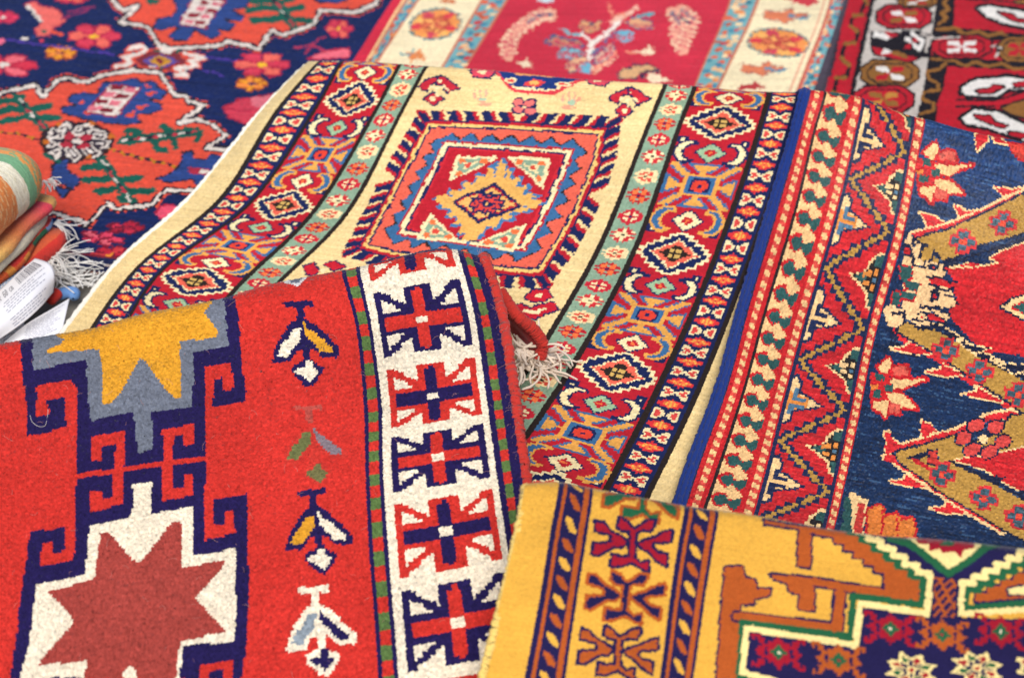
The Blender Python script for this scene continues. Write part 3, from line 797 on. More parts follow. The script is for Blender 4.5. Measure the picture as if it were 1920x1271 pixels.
# zigzag band
R.band(28, 48, 'c82226')
za = 29.5; zb = 46.2
tri_ = lambda v: za + (zb - za) * (np.abs(((v) % 1) - .5) * 2)
stepU = lambda q: np.round(q)
d = R.U - stepU(tri_(np.round(R.V * 26) / 26))
R.fill((np.abs(d) < 2.15) & (R.U > 28) & (R.U < 48), NV)
R.fill((np.abs(d) < .95) & (R.U > 28) & (R.U < 48), GD)
R.fill((np.abs(d) > 2.15) & (np.abs(d) < 3.0) & (R.U > 28) & (R.U < 48) & (np.round(R.V * 26) % 2 == 0), NV)
for k in range(-2, 7):
    a = lambda p: [(28.6 + x * 16, k + y * .5) for x, y in p]
    c1, c2, c3 = (('f0c88c', NV, 'ecc080') if k % 2 == 0 else ('f0c88c', ST, 'e08a3a'))
    R.uvpoly(a([(0, -.62), (.12, -.68), (.24, -.46), (.22, -.28), (.34, -.24), (.5, -.12), (.70, 0), (.52, .12), (.30, .20), (.20, .26), (.18, .50), (.06, .62), (0, .58)]), NV)
    R.uvpoly(a([(0, -.54), (.10, -.58), (.18, -.44), (.16, -.22), (.30, -.18), (.45, -.10), (.62, 0), (.46, .09), (.26, .14), (.14, .22), (.13, .44), (.04, .54), (0, .50)]), c1)
    R.uvpoly(a([(.02, -.22), (.42, -.12), (.42, .12), (.02, .24)]), c3)
    for p in ([(.08, -.30), (.17, -.30), (.17, -.08), (.08, -.08)], [(.10, -.12), (.36, -.12), (.36, -.03), (.10, -.03)], [(.06, .05), (.38, .05), (.38, .15), (.17, .15), (.16, .34), (.06, .34)]):
        R.uvpoly(a(p), c2)
    b = lambda p: [(47.6 - x * 17, k + .5 + y * .5) for x, y in p]
    R.uvpoly(b([(0, -.56), (.14, -.56), (.30, -.34), (.36, -.1), (.62, 0), (.40, .16), (.22, .30), (.14, .56), (0, .62)]), 'f0c88c')
    R.uvpoly(b([(0, -.50), (.11, -.50), (.24, -.34), (.32, -.1), (.56, 0), (.36, .13), (.18, .26), (.11, .50), (0, .56)]), BK)
    R.uvpoly(b([(.02, -.50), (.18, -.46), (.20, -.26), (.02, -.24)]), DG); R.uvpoly(b([(.30, -.12), (.52, 0), (.34, .12), (.30, .1)]), DG); R.uvpoly(b([(.02, .26), (.15, .26), (.11, .52), (.02, .56)]), DG)
    cc = 'f0c88c' if k % 2 == 0 else 'e08a3a'
    for p in ([(.22, -.16), (.36, -.10), (.34, 0), (.20, -.04)], [(.22, .04), (.34, .04), (.30, .14), (.20, .14)], [(.06, -.20), (.16, -.18), (.16, -.06), (.06, -.06)], [(.06, .12), (.16, .10), (.16, .22), (.06, .22)]):
        R.uvpoly(b(p), cc)
    R.uvpoly(b([(.06, -.02), (.16, -.02), (.16, .06), (.06, .06)]), ST)
R.band(27.4, 28.9, NV); R.band(47.3, 48.7, NV)
# ---- field: photo traces on the rug
R.clip = (R.U > 52.6) & (R.V > -.6)
R.band(52.4, 150, BL)
def star(x, y):
    P = [[(20, -110), (60, -140), (90, -162), (98, -110), (75, -70), (40, -85)], [(95, -95), (140, -118), (190, -115), (195, -55), (110, -65)], [(80, -40), (200, -35), (296, -40), (215, -10), (165, 18), (100, 10)],
         [(80, 40), (165, 50), (215, 90), (245, 128), (150, 120), (90, 105)], [(85, 90), (155, 105), (150, 158), (90, 150)], [(0, 85), (75, 75), (85, 110), (65, 180), (30, 140), (0, 125)]]
    for p in P: R.poly([(x + a, y + b) for a, b in p], RD, RD, 15)
    for p, c in zip(P, (CR, SM, CR, CR, SM, CR)): R.poly([(x + a, y + b) for a, b in p], c)
    R.poly([(x - 20, y - 80), (x + 70, y - 60), (x + 80, y + 80), (x - 20, y + 90)], RD)
    for a, b in ((35, -50), (85, 8), (20, 42)): R.poly([(x + a - 22, y + b - 25), (x + a + 22, y + b - 20), (x + a + 24, y + b + 20), (x + a - 20, y + b + 18)], DG)
    R.poly([(x - 22, y - 12), (x + 22, y - 8), (x + 20, y + 16), (x - 22, y + 14)], OR)
R.z(1280, 160); star(1335, 485)
R.z(1280, 560); star(1075, 490)
def spike(p, c='d2262a'):
    R.poly(p, c, 'f0c88c', 9); R.poly(p, c)
def rosq(x, y, s=1.0):
    for dx, dy in ((-40, -8), (5, -38), (42, 5), (-4, 34)):
        R.poly([(x + s * (dx - 30), y + s * (dy - 28)), (x + s * (dx + 30), y + s * (dy - 24)), (x + s * (dx + 30), y + s * (dy + 26)), (x + s * (dx - 30), y + s * (dy + 24))], 'cc3030', 'cc3030', 8)
    for dx, dy in ((-40, -8), (5, -38), (42, 5), (-4, 34)):
        R.poly([(x + s * (dx - 24), y + s * (dy - 20)), (x + s * (dx + 24), y + s * (dy - 16)), (x + s * (dx + 24), y + s * (dy + 20)), (x + s * (dx - 24), y + s * (dy + 16))], '587682')
    R.ell(x, y, 17 * s, 14 * s, 'ea5030')
R.z(1280, 160)
# upper diagonal band and the red ground under it
R.poly([(1470, 1000), (1780, 915), (1960, 860), (2400, 700), (2400, 1600), (1700, 1500), (1640, 1450), (1490, 1280), (1545, 1190), (1510, 1080)], 'c41f22')
spike([(1650, 270), (1720, 265), (1712, 310), (1655, 370)]); spike([(1735, 275), (1790, 300), (1830, 340), (1760, 320)]); R.poly([(1830, 330), (1960, 345), (1960, 440), (1900, 420), (1860, 380)], 'd84030', RD, 10)
for p in ([(1335, 712), (1420, 740), (1500, 790), (1390, 815)], [(1530, 676), (1600, 712), (1690, 700), (1570, 765)], [(1755, 570), (1850, 590), (1960, 575), (1960, 640), (1830, 650)]): spike(p)
R.line([(1290, 832), (1480, 795), (1640, 730), (1830, 640), (2000, 570)], 'f0c88c', 42); R.line([(1290, 838), (1480, 802), (1640, 738), (1830, 650), (2000, 580)], 'd2262a', 30)
GB = [(1300, 860), (1480, 818), (1640, 752), (1835, 655), (2050, 560), (2300, 560), (2100, 770), (1918, 830), (1640, 905), (1490, 985), (1440, 970), (1400, 930)]
R.poly(GB, GD, NV, 13)
rosq(1575, 880); rosq(1800, 778); rosq(2010, 690)
R.line([(1500, 1010), (1720, 940), (1960, 860)], NV, 34); R.line([(1500, 1026), (1720, 958), (1960, 876)], 'f0c88c', 9)
R.poly([(1560, 990), (1680, 945), (1770, 935), (1720, 975), (1760, 1000), (1700, 1010)], BL); R.line([(1500, 1020), (1700, 1018), (1765, 1000), (1725, 975), (1780, 935)], 'f0c88c', 9)
# hooked cream motif between the two bands (traced at 11.9x from (1640, 400))
def hz(p): return [((1640 - 1280) * 3 + x / 3.96, (400 - 160) * 3 + y / 3.96) for x, y in p]
R.poly([(1240, 1010), (1262, 835), (1290, 820), (1310, 870), (1350, 900), (1345, 960), (1480, 1000), (1480, 1060), (1400, 1090), (1500, 1130), (1540, 1180), (1530, 1240), (1420, 1255), (1500, 1290), (1480, 1340), (1300, 1350), (1240, 1330)], 'edc28a')
R.poly(hz([(820, 840), (860, 540), (900, 560), (1080, 680), (1010, 1000), (880, 1080)]), 'edc28a'); R.poly(hz([(1070, 760), (1160, 740), (1400, 880), (1480, 1060), (1250, 1080), (1080, 1050), (1030, 1000)]), GD)
R.poly(hz([(660, 670), (760, 690), (830, 800), (800, 890), (690, 900)]), RD)
for l in ([(670, 670), (780, 700), (840, 800), (830, 910), (690, 905)], [(860, 480), (900, 560), (860, 640), (880, 700)], [(900, 570), (1060, 670), (1060, 760), (1010, 990)], [(1070, 680), (1160, 730)], [(890, 960), (850, 1070), (920, 1130), (1040, 1180)], [(1110, 1050), (1120, 1200)], [(1340, 850), (1290, 960), (1280, 1050), (1200, 1040)], [(1390, 900), (1440, 1020), (1420, 1090)], [(1560, 1040), (1660, 1010), (1850, 1030)], [(1640, 1050), (1600, 1140), (1530, 1220), (1600, 1260)]):
    R.line(hz(l), NV, 16)
R.ell(hz([(1310, 1170)])[0][0], hz([(1310, 1170)])[0][1], 27, 22, NV); R.ell(hz([(1325, 1195)])[0][0], hz([(1325, 1195)])[0][1], 9, 7, 'd23a30')
for l in ([(1375, 1078), (1440, 1075), (1500, 1105), (1540, 1100)], [(1380, 1110), (1480, 1150), (1530, 1130)], [(1400, 1195), (1405, 1150), (1440, 1160), (1435, 1200), (1400, 1205)], [(1480, 1170), (1530, 1180), (1540, 1230)], [(1340, 1240), (1400, 1255), (1440, 1240), (1500, 1290)]):
    R.line(l, NV, 16)
R.poly([(1395, 1083), (1450, 1078), (1500, 1105), (1540, 1105), (1490, 1135), (1400, 1108)], 'c41f22'); R.ell(1420, 1178, 12, 11, 'c41f22')
R.poly([(1340, 1270), (1420, 1285), (1480, 1330), (1360, 1310)], 'c41f22', NV, 9)
for p in ([(1230, 1010), (1290, 1010), (1285, 1085), (1225, 1080)], [(1250, 1090), (1330, 1110), (1320, 1150), (1255, 1130)], [(1230, 1150), (1320, 1170), (1300, 1205), (1225, 1190)], [(1180, 1160), (1220, 1150), (1225, 1225), (1180, 1235)]): R.poly(p, DG, RD, 8)
R.z(1280, 560)
R.poly([(1790, 50), (1850, 10), (1960, -30), (1960, 140), (1860, 90)], 'f0c88c', NV, 12); R.poly([(1850, 55), (1900, 30), (1960, 10), (1960, 110)], DG, RD, 8)
# lower diagonal band
GB2 = [(1205, 172), (1262, 120), (1300, 150), (1420, 172), (1560, 260), (1760, 385), (2000, 520), (2300, 640), (2200, 790), (1918, 645), (1700, 490), (1480, 345), (1330, 245)]
R.line([(1200, 185), (1330, 262), (1480, 362), (1700, 508), (1918, 660), (2100, 760)], 'd2262a', 52)
for p in ([(1172, 278), (1240, 268), (1290, 235), (1400, 310), (1330, 305)], [(1362, 410), (1440, 400), (1460, 370), (1570, 425), (1480, 440)], [(1572, 530), (1660, 520), (1650, 490), (1800, 585), (1680, 560)], [(1720, 665), (1800, 640), (1850, 620), (1960, 690), (1800, 680)]): spike(p)
R.poly([(1170, 172), (1215, 195), (1220, 250), (1330, 330), (1160, 290)], NV)
spike([(1172, 278), (1240, 268), (1290, 240), (1400, 310), (1330, 305)])
R.poly(GB2, GD, NV, 13)
R.line([(1436, 150), (1560, 238), (1760, 362), (2000, 500)], NV, 36); R.line([(1452, 140), (1570, 222), (1770, 348), (2000, 480)], 'f0c88c', 9)
for p in ([(1540, 232), (1640, 270), (1735, 275), (1640, 305), (1650, 320)], [(1735, 345), (1800, 375), (1960, 385), (1880, 430), (1850, 420)]): R.poly(p, NV, 'f0c88c', 8); R.poly(p, NV)
rosq(1480, 292); rosq(1670, 410); rosq(1885, 548)
R.z(1280, 560)
# hook motif at the upper tip again over the band
R.poly([(1130, 60), (1180, 20), (1240, 60), (1250, 120), (1200, 160), (1150, 150)], 'edc28a'); R.line([(1180, 80), (1250, 70), (1245, 130)], NV, 15); R.line([(1300, 110), (1400, 120), (1400, 170), (1330, 160), (1310, 140)], NV, 15); R.ell(1350, 98, 26, 18, 'edc28a', 0, NV, 9); R.ell(1350, 98, 10, 8, 'c41f22')
# lowest diamond shaped band
R.line([(1150, 760), (1185, 850), (1230, 830), (1420, 770), (1560, 735), (1720, 660), (1850, 640)], 'f0c88c', 46)
spike([(1150, 755), (1180, 790), (1225, 815), (1180, 860), (1140, 880)]); spike([(1345, 682), (1390, 700), (1425, 745), (1350, 775)])
R.line([(1155, 765), (1190, 855), (1240, 832), (1420, 778), (1560, 742), (1720, 668), (1850, 648)], 'd2262a', 30)
R.line([(1140, 890), (1190, 905), (1420, 1065), (1620, 1195), (1800, 1300)], 'f0c88c', 46); R.line([(1150, 895), (1200, 905), (1430, 1062), (1630, 1190), (1800, 1290)], 'd2262a', 34)
for p in ([(1170, 1024), (1240, 1015), (1260, 985), (1370, 1055), (1280, 1045)], [(1388, 1172), (1480, 1165), (1490, 1138), (1600, 1200), (1500, 1200)]): spike(p)
GB3 = [(1190, 868), (1240, 850), (1560, 760), (1640, 800), (1760, 760), (1850, 660), (2050, 640), (2300, 600), (2200, 800), (1918, 830), (1640, 900), (1500, 900), (1660, 980), (1918, 1120), (2200, 1250), (2100, 1450), (1800, 1290), (1480, 1090), (1230, 920)]
R.poly(GB3, GD, NV, 12)
R.poly([(1530, 903), (1700, 880), (1918, 838), (2250, 780), (2250, 1240), (1918, 1085), (1700, 960)], 'c41f22', 'f0c88c', 9); R.poly([(1530, 903), (1700, 880), (1918, 838), (2250, 780), (2250, 1240), (1918, 1085), (1700, 960)], 'c41f22')
for p in ([(1600, 955), (1700, 985), (1820, 1000), (1740, 1035)], [(1770, 1050), (1850, 1070), (1960, 1080), (1900, 1110)]): R.poly(p, NV)
R.line([(1500, 905), (1660, 985), (1918, 1122)], NV, 14)
R.poly([(1240, 893), (1330, 870), (1400, 848), (1380, 875), (1340, 895)], NV); R.poly([(1385, 850), (1430, 850), (1440, 930), (1380, 925)], 'cc3a30', NV, 8); R.line([(1300, 900), (1400, 960), (1500, 1000)], RD, 22)
rosq(1460, 985); rosq(1695, 1120); rosq(1890, 1225)
for k, (dx, dy) in enumerate(((-40, -75), (70, -65), (-110, -5), (110, 15), (-60, 60), (40, 70))):
    R.ell(1690 + dx, 785 + dy, 48, 34, 'd2443c', -20, NV, 9)
R.ell(1690, 785, 26, 22, 'f0c88c', 0, NV, 6)
# bottom edge motif
R.poly([(940, 1080), (1050, 1130), (1050, 1180), (1010, 1320), (900, 1320), (930, 1150)], 'f0c88c'); R.poly([(915, 1110), (950, 1120), (950, 1320), (890, 1320)], DG); R.poly([(985, 1140), (1030, 1150), (1000, 1320), (955, 1320)], 'cc3a30')
R.poly([(1045, 1180), (1120, 1160), (1140, 1220), (1200, 1200), (1230, 1240), (1300, 1220), (1310, 1330), (1040, 1340)], OR, RD, 14); R.line([(1125, 1180), (1125, 1320)], RD, 14); R.line([(1210, 1230), (1210, 1320)], RD, 14)
R.clip[:] = True
def blue_streak(c, ab):
    """dye lots: runs of lighter and darker yarn along the rows; blue also darkens down from the fold"""
    f = (R.U > 52)
    w = (c[..., 2] > c[..., 0] * 1.6) & (c[..., 2] > c[..., 1] * 1.15) & f
    vv = np.clip((R.V + .6) / 1.6, 0, 1)  # blue made lighter at the fold, darker down the front
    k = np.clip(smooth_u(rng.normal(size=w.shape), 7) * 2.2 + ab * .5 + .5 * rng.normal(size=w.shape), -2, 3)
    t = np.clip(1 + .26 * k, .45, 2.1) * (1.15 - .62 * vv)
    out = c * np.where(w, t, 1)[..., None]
    hi = w & (k > 1.55)
    out[hi] = out[hi] * .55 + C_('4a6c8c') * .45
    r = (c[..., 0] > .35) & (c[..., 1] < .08) & (R.U > 28)
    t2 = np.where(r, 1 + np.clip(ab * .22 + .08 * rng.normal(size=w.shape), -.5, .18), 1)[..., None]
    return out * t2
m_pile_knot = pile_mat('wool pile knotted', sheen=.06, rough=.5, noise=900, bump=.3, spec=.35, var=.15)
right = thing('rug', 'indigo rug with diagonal gold bands, zigzag border and bright blue corded edge', 'rug', tuple(C[8, 4] * np.array([1, 1, 0])))
R.build(right, m_pile_knot, amp=.0015, jit=.24, yarn=.13, abr=.03, rough=.0004, streak=blue_streak, lump=.0045, back_mat=plain_mat('blue rug back', C_('6a4040')))
m_bluecord = plain_mat('blue wool cord', C_('16327a'), noise=900, bump=.8, var=.35)
for sd_, of, rr in ((-.0005, -.001, .0042), (-.0070, .001, .0045), (-.0135, -.002, .0044)):
    cord(R, right, m_bluecord, 0, -1.6, 5.6, rr, 320, off=of, side=sd_)
# ================================================================== yellow rug, folded over, at the lower right
sil = [(960, 922), (985, 911), (1000, 906), (1040, 907), (1113, 920), (1280, 950), (1350, 961), (1480, 985), (1600, 1000), (1700, 1011), (1800, 1018), (1920, 1029), (2060, 1044), (2200, 1060)]
rows = [sil, rowline(1187, 1014, .12), rowline(1173, 1114, .12), rowline(1160, 1217, .13), rowline(1147, 1325, .13), rowline(1135, 1440, .13)]
zs = [.335, .318, .285, .245, .20, .15]
cols = [[(988, 895), (984, 912), (965, 1020), (938, 1130), (902, 1271), (870, 1420)],
        [(1050, 895), (1047, 912), (1030, 1007), (1013, 1114), (997, 1197), (983, 1267), (950, 1430)],
        [(1116, 900), (1113, 920), (1100, 1014), (1083, 1120), (1067, 1227), (1062, 1267), (1035, 1430)],
        [(1283, 930), (1280, 950), (1266, 1034), (1252, 1130), (1240, 1230), (1232, 1290), (1212, 1430)],
        [(1354, 940), (1350, 961), (1337, 1047), (1320, 1154), (1304, 1267), (1280, 1430)],
        [(1700, 980), (1698, 1011), (1685, 1110), (1668, 1220), (1650, 1340), (1630, 1470)],
        [(2102, 1020), (2100, 1048), (2088, 1150), (2070, 1270), (2050, 1390), (2030, 1510)]]
us = [0, 13, 27, 62, 77, 147, 227]
C = net(cols, rows, zs)
bk = [(.016, -.014), (.024, -.034), (.018, -.058), (-.02, -.08), (-.12, -.12)]
C = np.concatenate([np.stack(back_rows(C[0], bk[::-1])), C])
vs = [-3.2, -2.15, -1.7, -1.4, -1.1, -.8, 0, 1, 2, 3, 4]
R = Rug(C, us, vs, 330, 290).ragged(.6)
YL, NV, OR, RD, GN, CM = 'dca540', '1d1745', 'ad521e', '9c1228', '1f5c3a', 'f2d890'
R.fill(R.V > -99, YL)
R.clip = R.V > -1.0
for a, ph in ((13, 0.0), (62.5, .18)):
    R.band(a, a + 14, NV)
    R.band(a + 1.9, a + 3.7, OR); R.band(a + 10.6, a + 12.4, OR)
    for i in range(-4, 14):
        v = i * .35 - .86 + ph
        q = [(a + 5.0, v - .10), (a + 7.4, v - .06), (a + 9.6, v + .10), (a + 9.4, v + .17), (a + 7.0, v + .13), (a + 5.0, v - .02)]
        R.uvpoly(q, YL if i % 2 == 0 else OR)
PY = [[(785, 368), (830, 392), (865, 432), (900, 415), (940, 385), (988, 388), (962, 442), (905, 440), (882, 452), (866, 590), (902, 622), (948, 608), (946, 668), (905, 652), (855, 618), (790, 642), (735, 642), (745, 575), (790, 588), (838, 588), (846, 448), (800, 438), (775, 418)],
      [(650, 385), (690, 395), (745, 450), (790, 470), (832, 505), (800, 532), (748, 532), (720, 552), (660, 582), (628, 575), (640, 513), (715, 508), (742, 500), (735, 465), (690, 452), (645, 440)],
      [(888, 512), (940, 490), (980, 480), (1035, 450), (1082, 440), (1075, 502), (1020, 507), (978, 507), (968, 530), (992, 560), (1052, 575), (1050, 642), (1000, 612), (950, 562), (905, 532)]]
R.z(900, 847)
for (dx, dy), o, f in (((60, -270), OR, GN), ((0, 0), NV, RD), ((-40, 300), 'ad521e', NV), ((-80, 608), NV, OR), ((-115, 915), OR, NV)):
    for p in PY: R.poly([(x + dx, y + dy) for x, y in p], o, o, 13)
    for p in PY:
        g_ = np.mean(p, 0); m_ = R.inpoly(R._px([(x + dx, y + dy) for x, y in p])) & ~R.near(R._px([(x + dx, y + dy) for x, y in p]), 1.3, True)
        R.fill(m_, f)
    for p in []: R.poly([(860 + dx + (x - 860) * .985, 505 + dy + (y - 505) * .985) for x, y in p], f)
R.clip = (R.U > 76.5) & (R.V > -1.1)
R.z(1280, 847)
OUT = 12
# orange framework; the slanting edges are woven in steps
def stair(a, b, n, first='h', sl=.12):
    out = [a]; (x0, y0), (x1, y1) = a, b
    dx = (x1 - x0) / n; dy = (y1 - y0) / n
    for k in range(n):
        x, y = x0 + k * dx, y0 + k * dy
        out.append((x + dx, y + sl * dx) if first == 'h' else (x, y + dy - sl * dx)); out.append((x + dx, y + dy))
    return out
R.poly([(240, 650), (335, 643), (350, 705), (410, 725), (420, 768), (497, 772), (482, 808), (408, 825), (398, 858), (320, 855), (318, 900), (300, 1275), (190, 1275), (215, 900)], OR, NV, OUT)
R.line([(300, 925), (560, 955), (862, 985)], NV, 72); R.line([(890, 780), (868, 1000)], NV, 84)
R.line([(300, 925), (560, 955), (862, 985)], OR, 46); R.line([(890, 770), (868, 990)], OR, 58)
R.poly([(455, 392), (840, 430)] + stair((930, 440), (1330, 755), 6) + [(1325, 840), (1150, 815), (900, 775), (740, 745), (740, 890), (655, 885), (655, 800), (600, 780), (590, 740), (515, 715), (490, 690), (740, 705), (1130, 770)] + stair((1135, 712), (795, 470), 6, 'v') + [(720, 450), (720, 650), (645, 640), (655, 430), (460, 410)], OR, NV, OUT)
R.line([(318, 922), (560, 950), (862, 984)], OR, 40); R.line([(890, 790), (868, 985)], OR, 54)
# green and cream stepped outlines, dark blue ground beyond them
inner = stair((985, 440), (1390, 720), 6) + [(1385, 925), (1010, 872), (985, 1095), (375, 1005), (345, 1240), (620, 1300), (1400, 1500), (2400, 1500), (2400, 900), (1918, 940), (1560, 930), (1560, 735)] + stair((1560, 735), (1960, 530), 6, 'h', .12) + [(2000, 520), (1900, 470), (1660, 520), (1300, 480)]
R.poly(inner, NV)
gp = stair((940, 440), (1350, 745), 6) + [(1350, 862), (960, 808), (945, 1040), (335, 960), (320, 1275)]
R.line(gp, GN, 40)
cp = stair((978, 436), (1388, 725), 6) + [(1372, 912), (1000, 850), (975, 1085), (358, 990), (335, 1240), (520, 1285)]
R.line(cp, CM, 36)
R.line([(315, 1265), (480, 1310)], GN, 30)
# mirrored right half
R.poly([(1640, 845), (1645, 790)] + stair((1645, 790), (2000, 600), 5) + [(2300, 560), (2300, 820), (1918, 820)], OR, NV, OUT)
R.line([(1580, 890)] + stair((1600, 770), (2000, 555), 6), GN, 40); R.line([(1580, 885), (1918, 850), (2200, 835)], GN, 40)
R.line([(1562, 910)] + stair((1568, 735), (1960, 525), 6), CM, 34); R.line([(1562, 912), (1918, 885), (2200, 872)], CM, 34)
R.poly([(1830, 770), (1960, 745), (1960, 795), (1835, 800)], CM, NV, 12)
R.poly([(1250, 470), (1700, 500), (1735, 530), (1640, 590), (1500, 690), (1400, 640), (1300, 530)], 'f0d890')
R.line([(1170, 480), (1270, 510), (1390, 600), (1490, 685), (1600, 620), (1700, 545), (1800, 510)], GN, 42)
R.poly([(1310, 490), (1640, 512), (1640, 545), (1580, 560), (1560, 600), (1520, 560), (1470, 570), (1440, 545), (1390, 555), (1385, 520), (1320, 510)], RD); R.ell(1490, 520, 40, 12, GN)
m = R.inpoly(R._px([(1412, 705), (1535, 715), (1530, 935), (1405, 925)]))
gx = ((R.U + R.V * 14) % 3 < 1.2) | ((R.U - R.V * 14) % 5 < 1.3)
R.fill(m & gx, OR)
RH = ["rrr.....r.....rrr", "r.rr...rrr...rr.r", "..rr.rrrrrrr.rr..", "...rrrrrgrrrrr...", "..rr.rrgggrr.rr..", ".rrr.rggwggr.rrr."]
RH = RH + RH[-2::-1]
def ram(x, y, c, k=1.0):
    S, T = R.frame([(1280 + (x + a * 150 * k) / 3., 847 + (y + b * 90 * k + a * 18) / 3.) for b in (-1, 0, 1) for a in (-1, 0, 1)])
    m = (S > 0) & (S < 1) & (T > 0) & (T < 1) & R.clip
    ch = np.array([list(r) for r in RH])[(T[m] * 10.99).astype(int), (S[m] * 16.99).astype(int)]
    sub = R.col[m]
    for k_, cc in (('r', c), ('g', GN), ('w', 'e8d8b8' if c == RD else RD)): sub[ch == k_] = C_(cc)
    R.col[m] = sub
ram(1170, 995, RD); ram(1460, 1030, OR); ram(1790, 1010, RD); ram(540, 1128, RD, 1.02); ram(878, 1172, OR)
ram(2100, 1000, OR)
for x, y in ((1285, 1225), (1655, 1215), (2010, 1215)):
    for k in range(8):
        a = math.radians(45 * k + 22)
        ca, sa = math.cos(a), math.sin(a)
        def q(r, t): return (x + 150 * (r * ca - t * sa), y + 100 * (r * sa + t * ca) + 18 * (r * ca - t * sa))
        R.poly([q(.25, 0), q(.62, .26), q(1.05, 0), q(.62, -.26)], CM)
        R.poly([q(.34, 0), q(.58, .15), q(.80, 0), q(.58, -.15)], (RD, GN)[k % 2])
    R.ell(x, y, 30, 22, CM); R.ell(x, y, 15, 11, RD)
R.clip[:] = True
m_pile_yel = pile_mat('wool pile plush', sheen=.18, rough=.85, noise=1000, bump=.12, spec=.15, var=.09)
yellow = thing('rug', 'yellow rug with navy striped guard bands, folded over at the lower right', 'rug', tuple(C[8, 3] * np.array([1, 1, 0])))
R.build(yellow, m_pile_yel, amp=.0006, jit=.34, yarn=.06, abr=.02, rough=.00032, lump=.004, back_mat=plain_mat('yellow rug back', C_('e8c870')))
cord(R, yellow, plain_mat('yellow cord', C_('f0cc70'), noise=700, bump=.6), 0, -1.4, 3.9, .0055, 260, off=-.004, side=.001)
# ================================================================== rugs lying flat behind
def flat_net(cols, rows, z):
    return net(cols, rows, [z] * len(rows))

# ---- indigo medallion rug, back left
ax = at(735, 0, .012) - at(640, 150, .012); ax[2] = 0; ax /= np.linalg.norm(ax)
pu = np.array([ax[1], -ax[0], 0.0])
O = at(134, 503, .012)
uu = np.linspace(-1.1, 1.25, 4); vv = np.linspace(2.6, -.0, 4)
C = np.array([[O + pu * a + ax * b for a in uu] for b in vv]); 
R = Rug(C, uu, -vv, 350, 380).ragged(1.3)
NV, CO, BL, GN, WH, PK, OR, DK = '142352', 'dd4f3a', '2b437f', '17584a', 'e0d2c4', 'd23a50', 'ea962c', '2a2030'
RDK = 'c03040'
R.fill(R.V > -99, NV)
R.z(0, 0)
def med(pts):
    R.line(pts, CO, 48, True); R.line(pts, DK, 40, True); R.poly(pts, CO); R.line(pts, DK, 36, True); R.line(pts, WH, 17, True)
M1 = [(560, -120), (600, -40), (640, 10), (690, 60), (780, 33), (672, 126), (832, 150), (895, 255), (960, 272), (1240, 256), (1275, 232), (1460, 276), (1525, 172), (1600, 197), (1760, 140), (1808, 60), (2000, 72), (2120, 20), (2180, -160), (1400, -500), (800, -400)]
med(M1)
def trees(stem, leaves, w=36):
    R.line(stem, GN, 54)
    for l in leaves: R.line(l, GN, w)
    R.dash(stem, (WH, DK, RDK), 13, 34)
R.poly([(950, -60), (1000, 50), (960, 95), (880, 112), (868, 160), (920, 165), (960, 150), (1010, 160), (950, 200), (965, 226), (1060, 224), (1092, 165), (1130, 190), (1190, 216), (1240, 192), (1215, 160), (1290, 172), (1322, 140), (1250, 105), (1350, 120), (1372, 90), (1290, 55), (1385, 40), (1405, -10), (1380, -60)], BL, DK, 7)
R.poly([(1095, -20), (1258, 5), (1152, 156), (1012, 136)], WH, 'a03040', 7)
for a in range(2):
    for b in range(4):
        x, y = 1150 + a * 62 - b * 33 + 10, 14 + b * 36 + a * 8
        R.poly([(x - 22, y - 14), (x + 30, y - 10), (x + 18, y + 14), (x - 34, y + 10)], 'd8707c' if (a + b) % 2 else '8c2030')
trees([(1510, -40), (1650, 145)], [[(1390, 62), (1480, 42), (1560, 55)], [(1420, 112), (1520, 112), (1600, 95)], [(1600, 62), (1700, 42)], [(1640, 110), (1745, 118)], [(1420, 10), (1530, 0)], [(1580, 20), (1640, -10)]])
R.poly([(1740, -20), (1800, 10), (1900, 16), (1990, -20)], BL, DK, 7)
R.ell(860, 8, 40, 16, GN)
# link between the medallions
R.poly([(745, 342), (820, 290), (900, 280), (980, 290), (1062, 345), (980, 385), (900, 398), (820, 385)], '7c2a34', CO, 10)
R.poly([(790, 342), (900, 300), (1010, 345), (900, 384)], '5a4a90'); R.poly([(830, 340), (900, 312), (970, 345), (900, 372)], 'c88c2c'); R.poly([(870, 342), (900, 322), (930, 345), (900, 362)], '7c2030')
for l in ([(722, 280), (800, 258), (822, 280), (770, 312), (690, 322), (735, 352), (650, 378)], [(1040, 300), (1155, 325), (1060, 342), (1115, 372), (985, 384), (1050, 425), (990, 420)]):
    R.line(l, CO, 34)
    R.line(l, WH, 20)
R.ell(940, 284, 45, 16, WH); R.ell(850, 386, 40, 16, WH); R.ell(890, 285, 18, 12, GN); R.ell(800, 384, 16, 12, GN); R.ell(905, 384, 14, 12, GN); R.ell(1000, 292, 16, 10, GN)
